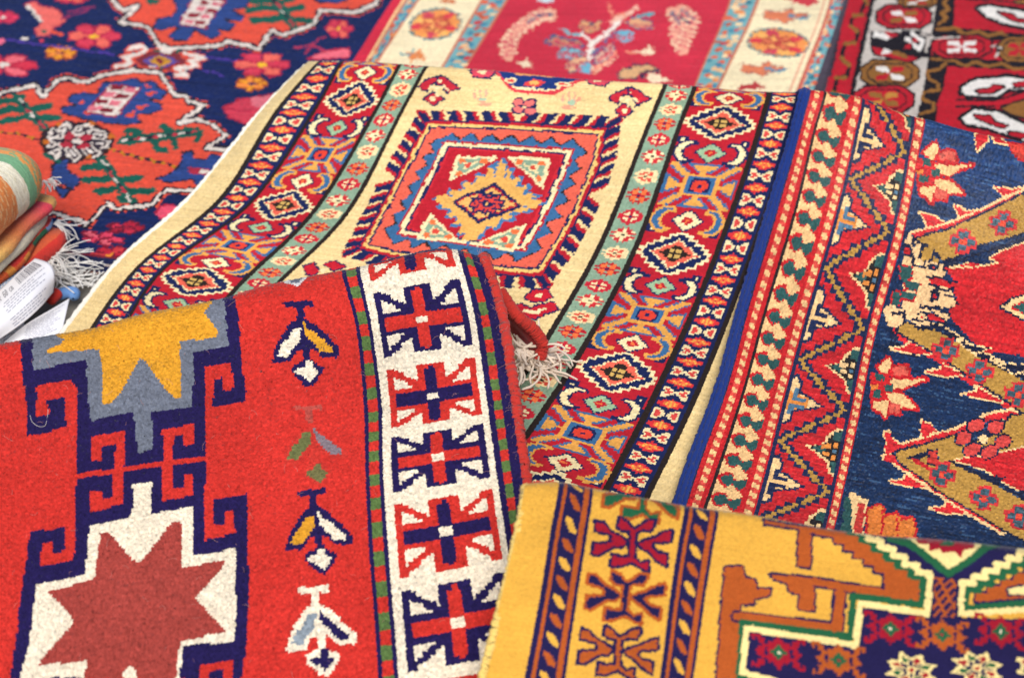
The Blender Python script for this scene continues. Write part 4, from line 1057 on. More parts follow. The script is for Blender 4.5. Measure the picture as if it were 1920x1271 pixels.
# lower medallion
M2 = [(-260, 640), (-60, 562), (0, 532), (200, 482), (240, 545), (318, 455), (372, 440), (490, 466), (560, 432), (740, 396), (900, 408), (985, 540), (1040, 538), (1060, 572), (1150, 590), (1010, 690), (1110, 670), (1205, 708), (1265, 765), (1160, 832), (1300, 850), (1480, 940), (1350, 1060), (1100, 1076), (930, 1066), (865, 1148), (650, 1175), (608, 1140), (495, 1262), (310, 1198), (100, 1240), (-300, 1180)]
med(M2)
R.poly([(580, 470), (680, 462), (760, 440), (800, 470), (862, 462), (880, 490), (935, 525), (900, 560), (815, 545), (900, 590), (905, 620), (830, 640), (745, 640), (790, 690), (720, 700), (600, 690), (440, 662), (350, 632), (355, 600), (440, 598), (385, 570), (395, 545), (470, 520), (545, 540)], BL, DK, 8)
for p in ([(545, 560), (600, 520), (590, 560)], [(470, 640), (520, 600), (505, 645)], [(700, 660), (760, 620), (750, 670)], [(800, 480), (850, 490), (820, 505)], [(430, 590), (470, 560), (480, 600)], [(760, 600), (840, 585), (790, 620)], [(820, 520), (880, 520), (840, 540)], [(520, 500), (560, 505), (530, 520)]): R.poly(p, CO)
R.poly([(622, 480), (782, 502), (652, 652), (494, 632)], WH, 'a03040', 8)
for a in range(2):
    for b in range(4):
        x, y = 660 + a * 72 - b * 42, 496 + b * 38 + a * 12
        R.poly([(x - 28, y - 15), (x + 37, y - 10), (x + 21, y + 16), (x - 42, y + 11)], 'd8707c' if (a + b) % 2 else '7c1c2c')
R.ell(432, 795, 215, 112, '38201e'); 
for k in range(8):
    t = math.radians(k * 45 + 12)
    x, y = 432 + math.cos(t) * 138, 795 + math.sin(t) * 66
    R.ell(x, y, 60, 31, WH, k * 45 * .6, DK, 12); R.ell(x, y, 42, 18, '40303a', k * 45 * .6); R.ell(x, y, 26, 8, 'e8dcd0', k * 27)
for k in range(4):
    t = math.radians(k * 90 + 55)
    R.ell(432 + math.cos(t) * 66, 795 + math.sin(t) * 34, 36, 18, 'b02c3c')
R.ell(432, 795, 30, 16, WH, 0, DK, 6)
for x, y in ((510, 690), (630, 770), (330, 700), (500, 885), (260, 800)): R.ell(x, y, 20, 12, 'c86a20')
trees([(110, 562), (175, 640), (245, 715)], [[(-60, 600), (20, 570), (110, 568)], [(0, 630), (60, 612), (150, 625)], [(0, 690), (90, 670), (170, 650)], [(190, 612), (280, 600)], [(200, 665), (330, 662)], [(80, 545), (120, 550)]])
trees([(690, 792), (860, 775), (1105, 742)], [[(720, 735), (790, 745), (800, 785)], [(690, 790), (760, 800)], [(910, 712), (960, 735), (985, 760)], [(870, 790), (880, 840), (930, 850)], [(960, 770), (985, 825)], [(1050, 730), (1130, 745), (1100, 790)]])
trees([(580, 905), (650, 1010), (735, 1125)], [[(470, 945), (540, 935), (590, 950)], [(480, 1012), (600, 1010)], [(545, 1080), (640, 1068)], [(690, 1010), (790, 1002)], [(720, 1075), (860, 1075)], [(560, 905), (560, 950)], [(680, 1120), (760, 1125)]])
R.dash([(620, 842), (780, 890), (1000, 942)], ('b8791e', DK), 16, 30); R.dash([(-20, 745), (100, 752), (220, 782)], ('b8791e', DK), 14, 30)
R.poly([(880, 1005), (960, 985), (1010, 940), (1030, 865), (1085, 850), (1085, 895), (1165, 905), (1180, 872), (1245, 880), (1330, 930), (1190, 965), (1190, 1010), (1110, 1042), (1080, 1005), (960, 1025)], BL, DK, 7); R.poly([(1065, 940), (1190, 950), (1180, 985), (1060, 975)], 'b02c44'); R.ell(1150, 965, 24, 12, WH)
R.poly([(300, 925), (385, 900), (372, 955), (452, 1010), (415, 1062), (335, 1030), (290, 1000)], BL, DK, 7); R.poly([(310, 1055), (400, 1068), (350, 1115)], BL, DK, 7)
R.line([(250, 870), (330, 910)], GN, 20)
# flowers in the field
def fl(x, y, rx, ry, c1=PK, c2='e66656', cc='f2b830'): R.flower(x, y, rx, ry, (c1, c2), cc, 6, 0, 'b02440')
fl(530, 207, 142, 66); fl(1475, 365, 155, 66); fl(20, 370, 190, 62, 'd03248', 'ec6a74', WH); fl(20, 98, 78, 30, 'd8385a', 'd8385a', WH); fl(1905, 165, 70, 48); fl(400, -10, 90, 26)
for x, y in ((340, 300), (1418, 472)):
    R.flower(x, y, 84, 38, (OR, 'f0883a'), NV, 7, 0, 'a04a20')
R.ell(0, 235, 24, 18, 'e86a84')
R.poly([(140, 25), (190, 10), (240, 40), (310, 50), (370, 120), (300, 150), (285, 200), (210, 200), (200, 165), (245, 130)], 'ea6a60', 'a83448', 8); R.line([(150, 30), (240, 125)], WH, 18); R.ell(240, 178, 18, 10, GN); R.line([(290, 180), (345, 192)], CO, 18)
for x, y, c in ((140, 218, WH), (190, 212, BL), (235, 232, PK)): R.ell(x, y, 16, 10, c)
R.poly([(1262, 608), (1350, 560), (1440, 555), (1540, 530), (1560, 600), (1440, 690), (1390, 700), (1290, 660)], 'cc3c50', 'a02038', 8); R.line([(1270, 610), (1440, 640)], 'b02440', 8); R.poly([(1400, 560), (1540, 530), (1540, 600), (1450, 610)], 'de707c')
R.line([(340, 110), (500, 60)], '8a2a58', 12); R.line([(380, 70), (520, 40)], '8a2a58', 12)
for l in ([(1660, 270), (1740, 260), (1800, 220), (1830, 210)], [(1740, 260), (1850, 290)], [(1720, 300), (1770, 250)]): R.line(l, 'a83050', 12)
R.poly([(1730, 335), (1800, 300), (1960, 275), (1960, 320)], 'e86a78', 'b02440', 7)
for l in ([(40, 225), (300, 262), (640, 312)], [(1160, 320), (1320, 345)], [(1150, 400), (1260, 425)]): R.line(l, '4a3490', 10)
R.ell(950, 1195, 75, 40, 'e2506a', 0, 'b02440', 8)
R.z(100, 240)
R.flower(272, 620, 118, 36, ('d8405c', 'e06070'), '8c2038', 5, 8, '8c2038'); R.flower(408, 562, 100, 30, ('a82038', 'c83048'), '8c2038', 5, 0, '6c1830'); R.flower(320, 712, 110, 42, ('b82438', 'c83a40'), 'd88030', 6, 0, '7c1830')
R.z(0, 0)
# narrow end border
e = R.V
R.fill(e > -.055, '7c2430'); R.fill(e > -.045, '20264c'); R.fill((e > -.03) & (e < -.018) & (np.round(R.U * 60) % 2 == 0), 'c0b0a8')
def navy_streak(c, ab):
    w = (c[..., 2] > c[..., 0] * 1.8)
    t = np.where(w, 1 + np.clip(ab * .14, -.35, .4), 1)[..., None]
    return c * t
m_pile_soft = pile_mat('wool pile worn', sheen=.10, rough=.9, noise=500, bump=.15, spec=.1, var=.12)
back = thing('rug', 'indigo rug with coral star medallions lying flat behind the fringed textile stack', 'rug', tuple(O * np.array([1, 1, 0])))
R.build(back, m_pile_soft, amp=.0012, jit=.28, yarn=.07, abr=.04, rough=.0006, lump=.002, streak=navy_streak, thick=.010, back_mat=plain_mat('indigo rug back', C_('8a6a60')))
m_white_fr = plain_mat('white fringe cotton', C_('efece6'), noise=900, bump=.6, var=.12)
paths = []; rad = []
for t in np.arange(-1.05, .30, .010):
    b = O + pu * t; b[2] = .012
    dd = -ax * 1.0 + pu * rng.normal() * .35
    paths.append(strand(b, dd + [0, 0, .15], .06 + .025 * rng.random(), n=9, droop=1.2, wig=.25, floor=.004)); rad.append(.0017)
V, F = tubes(paths, rad, 5)
fo = mesh_obj('fringe', V, F, m_white_fr, back)

# ---- red floral rug with ivory border, back centre
cols = [[(800, -100), (735, 0), (664, 112), (560, 270)], [(820, -100), (755, 0), (690, 112), (600, 270)], [(850, -100), (781, 0), (708, 112), (610, 270)],
        [(965, -100), (905, 0), (838, 112), (745, 270)], [(1010, -100), (952, 0), (882, 112), (785, 270)],
        [(1400, -100), (1372, 0), (1304, 158), (1260, 270)], [(1455, -100), (1425, 0), (1348, 164), (1300, 270)], [(1575, -100), (1555, 0), (1488, 175), (1450, 270)],
        [(1622, -100), (1598, 0), (1545, 175), (1515, 280)]]
C = flat_net(cols, [[(0, -90), (2000, -90)], [(0, 20), (2000, 20)], [(0, 130), (2000, 130)], [(0, 250), (2000, 250)]], .022)
R = Rug(C, [0, 8, 16, 50, 66, 176, 192, 226, 242], [0, 1, 2, 3], 400, 260).ragged(2.4, 1)
RD, CM, TL, OR, TE = 'c93044', 'f0dfb6', '74aaae', 'e88a58', 'c88a70'
R.fill(R.V > -99, RD)
R.band(0, 7, 'd02c44'); R.band(7, 10, 'f0c890'); R.band(50, 66, TL); R.band(176, 192, TL); R.band(10, 17, TL); R.band(17, 50, CM); R.band(192, 227, CM); R.band(229, 238, TL); R.band(236, 243, '4c4450')
for a in (10, 16.5, 50, 65.5, 176, 191.5, 227.5): R.band(a - .8, a + .8, 'c87a60')
R.band(228.6, 229.6, 'e0a080'); R.band(223.5, 224.5, 'e8b090')
for uc in (13.2, 58, 184, 232.5):
    wb = 4.4 if uc not in (13.2, 232.5) else 2.4
    for i in range(34):
        v = .02 + i * .09
        for q in range(3):
            c = random.choice(('d8684c', 'e8b888', '3c7888', 'b85a44', 'e0905a', '4a86a0', 'c84a50', 'f0d0a0'))
            du = (random.random() - .5) * 12 * wb / 4.4; ww = wb * (.35 + .35 * random.random())
            R.fill((((R.U - uc - du) / ww)**2 + ((R.V - v - .08 * random.random()) / (.02 + .02 * random.random()))**2) < 1, c)
R.z(640, 0)
def ros(x, y, rx, ry, rot):
    R.ell(x, y, rx, ry, 'f0a050', rot, '4a7a80', 10)
    R.flower(x, y, rx * .98, ry * .98, ('ec9450', 'd8404a', 'f0b060', 'd04858'), 'f0b878', 10, rot, None, .3)
    R.flower(x, y, rx * .55, ry * .5, ('f0a860', 'e07850'), 'b82c3c', 6, rot, 'b8503c', .35)
ros(528, 138, 138, 80, -8); R.poly([(470, 130), (500, 160), (520, 172), (480, 160)], '8c2430')
for x, y, sg in ((420, 305, 1),):
    R.poly([(340, 295), (400, 300), (440, 280), (470, 320), (500, 345), (430, 330), (390, 350), (380, 315)], 'e48a50'); R.line([(330, 298), (380, 315)], '5a98a0', 12); R.line([(400, 300), (410, 270)], '5a98a0', 10)
R.ell(600, 8, 45, 12, 'd07a50'); R.ell(520, 355, 40, 10, 'f0d8b0')
# curled leaves and the palmette
def curl(pts, w, c='eaa68c', v='5c6a80'):
    R.line(pts, c, w)
    n = len(pts)
    for k in range(n - 1):
        (x0, y0), (x1, y1) = pts[k], pts[k + 1]
        for t in (.15, .5, .85):
            x, y = x0 + (x1 - x0) * t, y0 + (y1 - y0) * t
            nx, ny = (y1 - y0), -(x1 - x0); L = math.hypot(nx, ny) + 1e-6
            for sg in (-1, 1):
                R.ell(x + sg * nx / L * w * .5, y + sg * ny / L * w * .38, w * .22, w * .16, 'f2cca8')
                R.line([(x + sg * nx / L * w * .14 + (x1 - x0) * .12, y + sg * ny / L * w * .12 + (y1 - y0) * .12), (x + sg * nx / L * w * .62 + (x1 - x0) * .16, y + sg * ny / L * w * .5 + (y1 - y0) * .16)], 'd65060', 9)
    R.line(pts[: max(2, n // 2)], v, 11)
curl([(1180, 82), (1110, 88), (1050, 130), (980, 180), (935, 245), (940, 315)], 66)
curl([(1860, 70), (1900, 140), (1880, 210), (1925, 280)], 62)
curl([(1420, 395), (1490, 350), (1530, 300)], 40, 'f0a080', 'f0a080')
R.poly([(1150, 240), (1190, 205), (1250, 215), (1330, 235), (1360, 260), (1290, 262), (1210, 255)], 'c89070', '3a5a80', 8)
R.poly([(1215, 300), (1250, 275), (1330, 280), (1370, 300), (1300, 330), (1215, 320)], '86b8c4', '5090a0', 6)
R.poly([(1260, 370), (1300, 330), (1380, 320), (1380, 370), (1300, 410)], 'e4b088', '7a5a6a', 6)
R.poly([(1340, 140), (1370, 120), (1400, 140), (1460, 125), (1440, 170), (1390, 185), (1350, 165)], 'dca070', '6a5060', 6)
R.poly([(1540, 210), (1580, 170), (1640, 180), (1640, 220), (1590, 245)], '70b0c4'); R.poly([(1600, 130), (1660, 100), (1740, 130), (1740, 160), (1670, 165)], 'dca078', '3a5a80', 8)
R.poly([(1330, 400), (1350, 360), (1400, 350), (1410, 400), (1370, 420)], '70b0c4'); R.poly([(1420, 330), (1480, 280), (1530, 240), (1540, 270), (1480, 340), (1420, 360)], 'e4b49c', '5c6080', 6)
R.line([(1520, 120), (1600, 90), (1660, 40)], 'e8b8a0', 22); R.line([(1660, 95), (1750, 80)], '60a8b0', 16); R.line([(1240, 160), (1290, 190), (1350, 200)], '78b4bc', 18)
R.line([(1395, 330), (1410, 240), (1480, 200), (1560, 130)], 'ece2d4', 26); R.line([(1400, 310), (1470, 260), (1550, 170)], '5a6a90', 12); R.line([(1350, 190), (1410, 230)], 'ece2d4', 18)
for l in ([(1160, 240), (1340, 250)], [(1220, 300), (1360, 295)], [(1270, 370), (1380, 345)], [(1350, 150), (1430, 150)], [(1540, 215), (1630, 195)], [(1610, 140), (1730, 145)], [(1440, 335), (1530, 260)], [(1200, 215), (1330, 245)], [(1250, 285), (1330, 310)], [(1300, 350), (1350, 390)]):
    R.line(l, 'b04858', 10); R.line([(l[0][0], l[0][1] + 16), (l[1][0], l[1][1] + 14)], 'd6485c', 7)
R.poly([(985, 350), (1030, 345), (1045, 320), (1060, 350), (1070, 385), (1010, 375)], 'f4dcb8'); R.poly([(1620, 292), (1700, 288), (1740, 250), (1750, 280), (1780, 290), (1730, 312)], 'f4dcb8')
R.ell(1150, 4, 50, 12, 'c4d4d8'); R.poly([(1560, 410), (1640, 375), (1740, 370), (1780, 400), (1700, 400), (1650, 440), (1560, 440)], 'd8a878', '4a3a50', 7); R.line([(1690, 440), (1720, 400), (1800, 450)], '3a3048', 16); R.poly([(1700, 440), (1740, 410), (1860, 455), (1760, 470)], 'f4dcb8')
R.line([(1500, 20), (1530, 90), (1600, 80)], 'e48a70', 9); R.line([(1600, 290), (1660, 300)], 'e48a70', 9)
R.z(1280, 0)
curl([(-10, 60), (60, 110), (30, 190), (0, 260)], 60); R.line([(-20, 90), (30, 130)], '4a4860', 14)
ros(540, 240, 168, 74, 6)
for x, y in ((590, 88), (460, 388)):
    R.poly([(x - 130, y - 30), (x - 70, y - 12), (x - 20, y - 18), (x + 20, y - 40), (x + 40, y - 10), (x + 110, y - 10), (x + 60, y + 14), (x + 10, y + 20), (x - 10, y + 44), (x - 50, y + 22), (x - 120, y + 20)], 'e08058', 'a86a60', 6); R.line([(x + 10, y - 5), (x + 70, y + 20), (x + 115, y + 5)], '4a90a8', 16)
R.poly([(560, -10), (640, 20), (700, 35), (770, 10), (740, -20)], 'd0404a'); R.poly([(310, 470), (360, 480), (440, 465), (470, 500), (320, 510)], 'b83c40')
def wash(c, ab):
    return c * (1 + np.clip(ab * .05, -.12, .12))[..., None]
floral = thing('rug', 'red floral rug with ivory rosette border lying flat in the back middle', 'rug', tuple(C[1, 4] * np.array([1, 1, 0])))
R.build(floral, m_pile_soft, amp=.0012, jit=.28, yarn=.06, abr=.035, rough=.0006, lump=.002, streak=wash, thick=.010, back_mat=plain_mat('floral rug back', C_('b07068')))

# ---- dark red tribal rug, back right
cols = [[(1615, -120), (1592, 0), (1545, 165), (1500, 330)], [(1665, -120), (1640, 0), (1598, 165), (1560, 330)], [(1780, -120), (1757, 0), (1722, 165), (1690, 330)], [(1830, -120), (1795, 0), (1770, 165), (1745, 330)], [(2080, -120), (2080, 0), (2080, 165), (2080, 330)]]
C = flat_net(cols, [rowline(1700, -110, .06), rowline(1700, 0, .07), rowline(1700, 110, .08), rowline(1700, 220, .09), rowline(1700, 330, .1)], .030)
R = Rug(C, [0, 14, 46, 58, 140], [0, 1, 2, 3, 4], 260, 300).ragged(.9)
RD, BK, BR, WH, GY = 'b41a2a', '1a151d', '8e5f2c', 'e2dcd4', 'c4bab0'
R.fill(R.V > -99, RD)
R.z(1280, 0)
R.poly([(1075, -60), (1440, -60), (1425, 100), (1400, 300), (1330, 700), (930, 700), (950, 540), (1060, 40)], GY)
R.line([(1100, -60), (1065, 20), (1010, 260), (945, 560), (920, 680)], BK, 26)
R.line([(920, -60), (880, 80), (850, 220), (800, 420), (770, 540)], '463c48', 50)
R.line([(930, -60), (905, 80), (870, 240), (830, 430)], '2e2834', 12)
R.line([(1040, -30), (1000, 85), (955, 100), (945, 150), (990, 185), (970, 240), (912, 250), (890, 330), (940, 378), (925, 430), (868, 440), (850, 520), (870, 600)], BK, 22)
for l in ([(1020, -20), (1040, 20)], [(960, 92), (1010, 85)], [(945, 150), (985, 182)], [(912, 250), (970, 245)], [(892, 330), (938, 372)], [(862, 440), (915, 440)], [(840, 520), (900, 545)]): R.line(l, BR, 22)
def octa(x, y, rx, ry, c, xs, rot=0):
    P = [(x - rx, y - ry * .4), (x - rx * .6, y - ry), (x + rx * .6, y - ry), (x + rx, y - ry * .4), (x + rx, y + ry * .4), (x + rx * .6, y + ry), (x - rx * .6, y + ry), (x - rx, y + ry * .4)]
    R.poly(P, c, BK, 11)
    R.poly([(x + (a - x) * .74, y + (b - y) * .70) for a, b in P], c, BK, 8)
    for sx, sy, cc in ((-1, -1, xs[0]), (1, -1, xs[1]), (1, 1, xs[0]), (-1, 1, xs[1])):
        R.poly([(x, y), (x + sx * rx * .48, y + sy * ry * .2), (x + sx * rx * .5, y + sy * ry * .55), (x + sx * rx * .1, y + sy * ry * .52)], cc)
octa(1245, 95, 150, 62, RD, (WH, BR)); octa(1320, 8, 105, 32, BR, (RD, WH)); octa(1165, 415, 160, 70, BR, (WH, RD)); octa(1130, 560, 165, 72, RD, (BR, 'b88038'))
R.poly([(1050, 180), (1420, 190), (1400, 330), (1060, 300)], BK); octa(1290, 245, 85, 60, BK, (WH, RD)); R.poly([(1080, 180), (1200, 200), (1150, 230), (1070, 210)], WH); R.poly([(1130, 175), (1220, 200), (1160, 220)], RD); R.poly([(1060, 265), (1330, 330), (1280, 350), (1080, 310)], RD, BK, 8); R.poly([(1130, 270), (1190, 300), (1120, 310)], WH); R.line([(1190, 300), (1250, 320)], BR, 26); R.line([(1290, 190), (1350, 230), (1330, 280)], WH, 24); R.line([(1380, 210), (1370, 290)], GY, 14)
R.poly([(1440, -60), (1530, -60), (1525, 150), (1920, 195), (2400, 240), (2400, 320), (1920, 240), (1400, 215), (1415, 100)], BK)
R.line([(1500, -20), (1465, 20), (1500, 50), (1455, 75), (1490, 100), (1440, 135)], BR, 18); R.line([(1430, 165), (1540, 155), (1590, 195), (1660, 175), (1720, 205), (1790, 185), (1840, 215), (1920, 210), (2000, 240)], BR, 20)
R.poly([(1385, 305), (2400, 400), (2400, 470), (1920, 400), (1490, 372), (1470, 480), (1440, 560), (1420, 700), (1310, 700), (1340, 560), (1370, 400)], BK)
R.line([(1400, 330), (1520, 335), (1590, 370), (1650, 348), (1710, 375), (1800, 360), (1860, 390), (1960, 385)], BR, 18)
R.line([(1480, 355), (1450, 385), (1375, 400), (1380, 440), (1440, 470), (1440, 500), (1355, 520), (1350, 560), (1420, 580), (1410, 620), (1335, 640)], BR, 18)
octa(1570, 262, 165, 60, RD, (WH, WH)); octa(1890, 280, 115, 66, BR, (RD, RD)); R.line([(1385, 250), (1400, 200)], GY, 12); R.dash([(1745, 260), (1790, 270), (1760, 320)], (GY, BK), 14, 20)
R.line([(1340, 190), (1400, 215), (1560, 205)], GY, 10)
# winged motifs
def wing(P, ins_):
    R.poly(P, WH, BK, 20)
    for p in ins_: R.poly(p, RD, BK, 9)
wing([(1660, 45), (1720, 35), (1960, 75), (2100, 90), (2100, 190), (1920, 155), (1800, 130), (1710, 90)], [[(1770, 70), (1860, 85), (1880, 110), (1960, 120), (1960, 140), (1850, 115)]])
wing([(1570, 520), (1570, 490), (1640, 455), (1830, 432), (1960, 452), (2100, 440), (2100, 500), (1900, 500), (1830, 500), (1770, 545), (1600, 535)], [[(1650, 510), (1730, 500), (1750, 478), (1810, 490), (1780, 505), (1740, 525), (1670, 525)], [(1860, 470), (1960, 455), (1960, 480), (1870, 490)]])
wing([(1570, 665), (1640, 620), (1760, 632), (1860, 672), (1960, 720), (2100, 740), (2100, 830), (1920, 790), (1700, 715), (1600, 700)], [[(1640, 650), (1730, 655), (1760, 690), (1830, 710), (1800, 720), (1730, 700), (1650, 668)], [(1830, 740), (1960, 760), (1960, 780), (1850, 765)]])
R.line([(1540, 560), (1760, 570), (1960, 500)], BK, 13); R.line([(1540, 600), (1760, 600)], BK, 13); R.line([(1530, 580), (1770, 585)], RD, 20)
R.poly([(1795, 610), (1870, 580), (1990, 540), (2100, 560), (2100, 660), (1920, 660), (1850, 640)], BR, BK, 12); R.line([(1760, 590), (1850, 560), (1960, 520)], RD, 16); R.poly([(1860, 15), (1960, -10), (2100, 0), (2100, 40), (1960, 30)], BR, BK, 10); R.line([(1540, -10), (1700, 0), (1840, 12)], BK, 12)
tribal = thing('rug', 'dark red tribal rug with grey octagon border lying flat at the top right', 'rug', tuple(C[2, 2] * np.array([1, 1, 0])))
R.build(tribal, m_pile_soft, amp=.0012, jit=.26, yarn=.07, abr=.03, rough=.0006, lump=.002, streak=wash, thick=.012, back_mat=plain_mat('tribal rug back', C_('803038')))
# ================================================================== stack of folded flat-weave textiles at the left edge
def weave_mat(name, ribs=(900, 320), bump=.6, sheen=.15):
    m, nt, b = new_mat(name)
    a = nt.nodes.new('ShaderNodeAttribute'); a.attribute_name = 'Col'
    tc = nt.nodes.new('ShaderNodeTexCoord')
    mp = nt.nodes.new('ShaderNodeMapping'); mp.inputs['Scale'].default_value = (ribs[0], ribs[1], ribs[0])
    nt.links.new(tc.outputs['Object'], mp.inputs['Vector'])
    n = nt.nodes.new('ShaderNodeTexNoise'); n.inputs['Scale'].default_value = 1; n.inputs['Detail'].default_value = 1
    nt.links.new(mp.outputs['Vector'], n.inputs['Vector'])
    mr = nt.nodes.new('ShaderNodeMapRange'); mr.inputs['From Min'].default_value = .3; mr.inputs['From Max'].default_value = .7
    mr.inputs['To Min'].default_value = .78; mr.inputs['To Max'].default_value = 1.15
    nt.links.new(n.outputs['Fac'], mr.inputs['Value'])
    sc = nt.nodes.new('ShaderNodeVectorMath'); sc.operation = 'SCALE'
    nt.links.new(a.outputs['Color'], sc.inputs[0]); nt.links.new(mr.outputs['Result'], sc.inputs['Scale'])
    nt.links.new(sc.outputs[0], b.inputs['Base Color'])
    bp = nt.nodes.new('ShaderNodeBump'); bp.inputs['Strength'].default_value = bump; bp.inputs['Distance'].default_value = .002
    nt.links.new(n.outputs['Fac'], bp.inputs['Height']); nt.links.new(bp.outputs['Normal'], b.inputs['Normal'])
    b.inputs['Roughness'].default_value = .9; b.inputs['Sheen Weight'].default_value = sheen; b.inputs['Specular IOR Level'].default_value = .2
    return m
m_weave = weave_mat('cotton flat weave')
A0 = at(-20, 560, .06); A1 = at(112, 432, .06)
SD = A1 - A0; SD[2] = 0; SL = np.linalg.norm(SD); SD /= SL          # along the folds, away from the viewer
SX = np.array([SD[1], -SD[0], 0.0])                                   # outwards, to the right

def folded(name, label, z0, z1, w1, out, paint, group='folded textiles piled in a stack', curve=.0, nose=1.0, w0=-.35, depth=.34, bulge=.006, w1off=.0):
    """one folded textile of the pile: rounded fold facing right, swept along SD from w0 to w1"""
    nw, npf = 330, 60
    t = z1 - z0; r = t / 2
    w = np.linspace(w0, w1, nw)
    prof = []; pl = []
    for a in np.linspace(0, 1, 18): prof.append((-depth * (1 - a) - 0, z1)); pl.append(a * .35)
    for a in np.linspace(0, 1, 26)[1:-1]:
        th = math.pi / 2 - a * math.pi
        prof.append((r * nose * max(math.cos(th), 0)**.8, z0 + r + r * math.sin(th))); pl.append(.35 + .4 * a)
    for a in np.linspace(0, 1, 10): prof.append((-depth * a, z0)); pl.append(.75 + .25 * a)
    prof = np.array(prof); pl = np.array(pl)
    V = np.zeros((nw, len(prof), 3)); ph = rng.random(4) * 6
    for i, ww in enumerate(w):
        e = np.clip((w1 - ww) / .05, 0, 1); rd = math.sqrt(max(0, 1 - (1 - e)**2))     # rounded far end
        o = out + bulge * math.sin(ww * 19 + ph[0]) + .5 * bulge * math.sin(ww * 43 + ph[1]) + curve * (ww / SL)**2
        zz = prof[:, 1] + .003 * math.sin(ww * 23 + ph[2])
        zc = (z0 + z1) / 2
        k = .35 + .65 * rd
        x = prof[:, 0] + o - (1 - rd) * .03
        zz = zc + (zz - zc) * (k if e < 1 else 1)
        zz = np.minimum(zz, prof[:, 1].max() + .004)
        sag = .10 * np.clip(-prof[:, 0] - .12, 0, 1)
        V[i] = A0 * np.array([1, 1, 0]) + SD * ww + SX * x[:, None]
        V[i, :, 2] = zz - sag * (prof[:, 1] > z0 + r)
    V += rng.normal(size=V.shape) * .0005
    rib = .0004 * (np.arange(nw) % 3 < 1)[:, None] * (.6 + .8 * rng.random((nw, len(prof))))
    V += SX * rib[..., None] + np.array([0, 0, .6]) * rib[..., None]
    i, j = np.meshgrid(np.arange(nw - 1), np.arange(len(prof) - 1), indexing='ij')
    a = i * len(prof) + j; m_ = len(prof)
    F = np.stack([a, a + 1, a + m_ + 1, a + m_], -1).reshape(-1, 4)
    wc = (w[:-1, None] + w[1:, None]) / 2 + 0 * pl[None, :-1]; pc = (pl[:-1] + pl[1:])[None, :] / 2 + 0 * w[:-1, None]
    col = paint(wc / SL, pc)
    # far end closed by a cap
    cap = V[-1].mean(0); Vv = np.concatenate([V.reshape(-1, 3), cap[None]])
    b0 = (nw - 1) * m_
    cf = [[b0 + q, b0 + q + 1, len(Vv) - 1, len(Vv) - 1] for q in range(m_ - 1)]
    lab = thing(name, label, 'textile', tuple(A0 * np.array([1, 1, 0]) + SD * SL * .5), group)
    fc = np.concatenate([col.reshape(-1, 3), np.repeat(col[-1], 1, axis=0)])
    me = [list(map(int, f)) for f in F] + [f[:3] for f in cf]
    mesh_obj('cloth', Vv, me, m_weave, lab, fc)
    return lab, V
def two(mask, c, base):
    base[mask] = C_(c)
def P_top(w, p):
    c = np.zeros(w.shape + (3,)); c[:] = C_('f2ead0')
    d = 1.0 - w
    n = np.sin(p * 90 + w * 70) + np.sin(w * 160 + p * 30)
    two(d < .30, '7aae82', c); two((d < .20) & (n > -.5), 'ea9a50', c); two((d < .20) & (n <= -.5), '86b07c', c); two(d < .05, 'd8b070', c)
    two((w < .54) & (p > .30), 'ea8a44', c); two((w < .54) & (p > .30) & (n > .7), 'f0b478', c); two((w < .20), 'f2ead0', c)
    two((np.abs(n) < .12) & (d > .3) & (w > .54), 'e4d8b4', c)
    return c
def P_pink(w, p):
    c = np.zeros(w.shape + (3,))
    t = np.clip((w - .1) / .75, 0, 1)[..., None]
    a, b_, d = C_('f4cc70'), C_('ee8a50'), C_('de4458')
    c[:] = np.where(t < .5, a + (b_ - a) * t * 2, b_ + (d - b_) * (t * 2 - 1))
    two(w > .90, 'd8a058', c); two(w < .05, 'f4e8c8', c)
    return c
def P_cream(w, p):
    c = np.zeros(w.shape + (3,)); c[:] = C_('eee2c6'); two(p > .62, 'd8c8a8', c); return c
def P_mix(w, p):
    c = np.zeros(w.shape + (3,)); c[:] = C_('e0602c')
    two(w > .62, '2c6e4c', c); two(w > .84, '86aedd', c); two((w < .62) & (np.sin(w * 30) > .3), 'e8943c', c); two((p < .45) & (w > .3), 'd83a30', c)
    return c
def P_red(w, p):
    c = np.zeros(w.shape + (3,)); c[:] = C_('dc3a30')
    two(w < .42, '7fb0e2', c); two((w < .42) & (np.sin(w * 170) * np.sin(p * 90) > .45), 'e4e8ee', c); two(w < .22, 'a4c4e4', c); two((w < .22) & (np.sin(w * 170) * np.sin(p * 90) > 0), 'eef0f2', c)
    two((p < .42) & (w > .45), 'e06038', c)
    return c
def P_tan(w, p):
    c = np.zeros(w.shape + (3,)); c[:] = C_('cfae78'); return c
fl_l = []
fl_l.append(folded('folded_textile', 'tan folded textile at the very bottom of the stack', .018, .034, SL * .99, -.012, P_tan))
fl_l.append(folded('folded_textile', 'red folded textile with a light blue woven end above the paper labels', .034, .074, SL * 1.0, .004, P_red))
fl_l.append(folded('folded_textile', 'thin orange, green and blue folded textile in the middle of the stack', .074, .090, SL * 1.02, .0, P_mix))
fl_l.append(folded('folded_textile', 'cream folded textile below the pink and yellow one', .090, .118, SL * .98, -.006, P_cream))
fl_l.append(folded('folded_textile', 'pink to yellow shaded folded textile under the top roll', .118, .140, SL * 1.05, .002, P_pink, nose=1.3))
fl_l.append(folded('folded_textile', 'thick rolled cream textile with green and orange end, on top of the stack', .140, .262, SL * 1.0, -.045, P_top, nose=.95, bulge=.003, depth=.3))
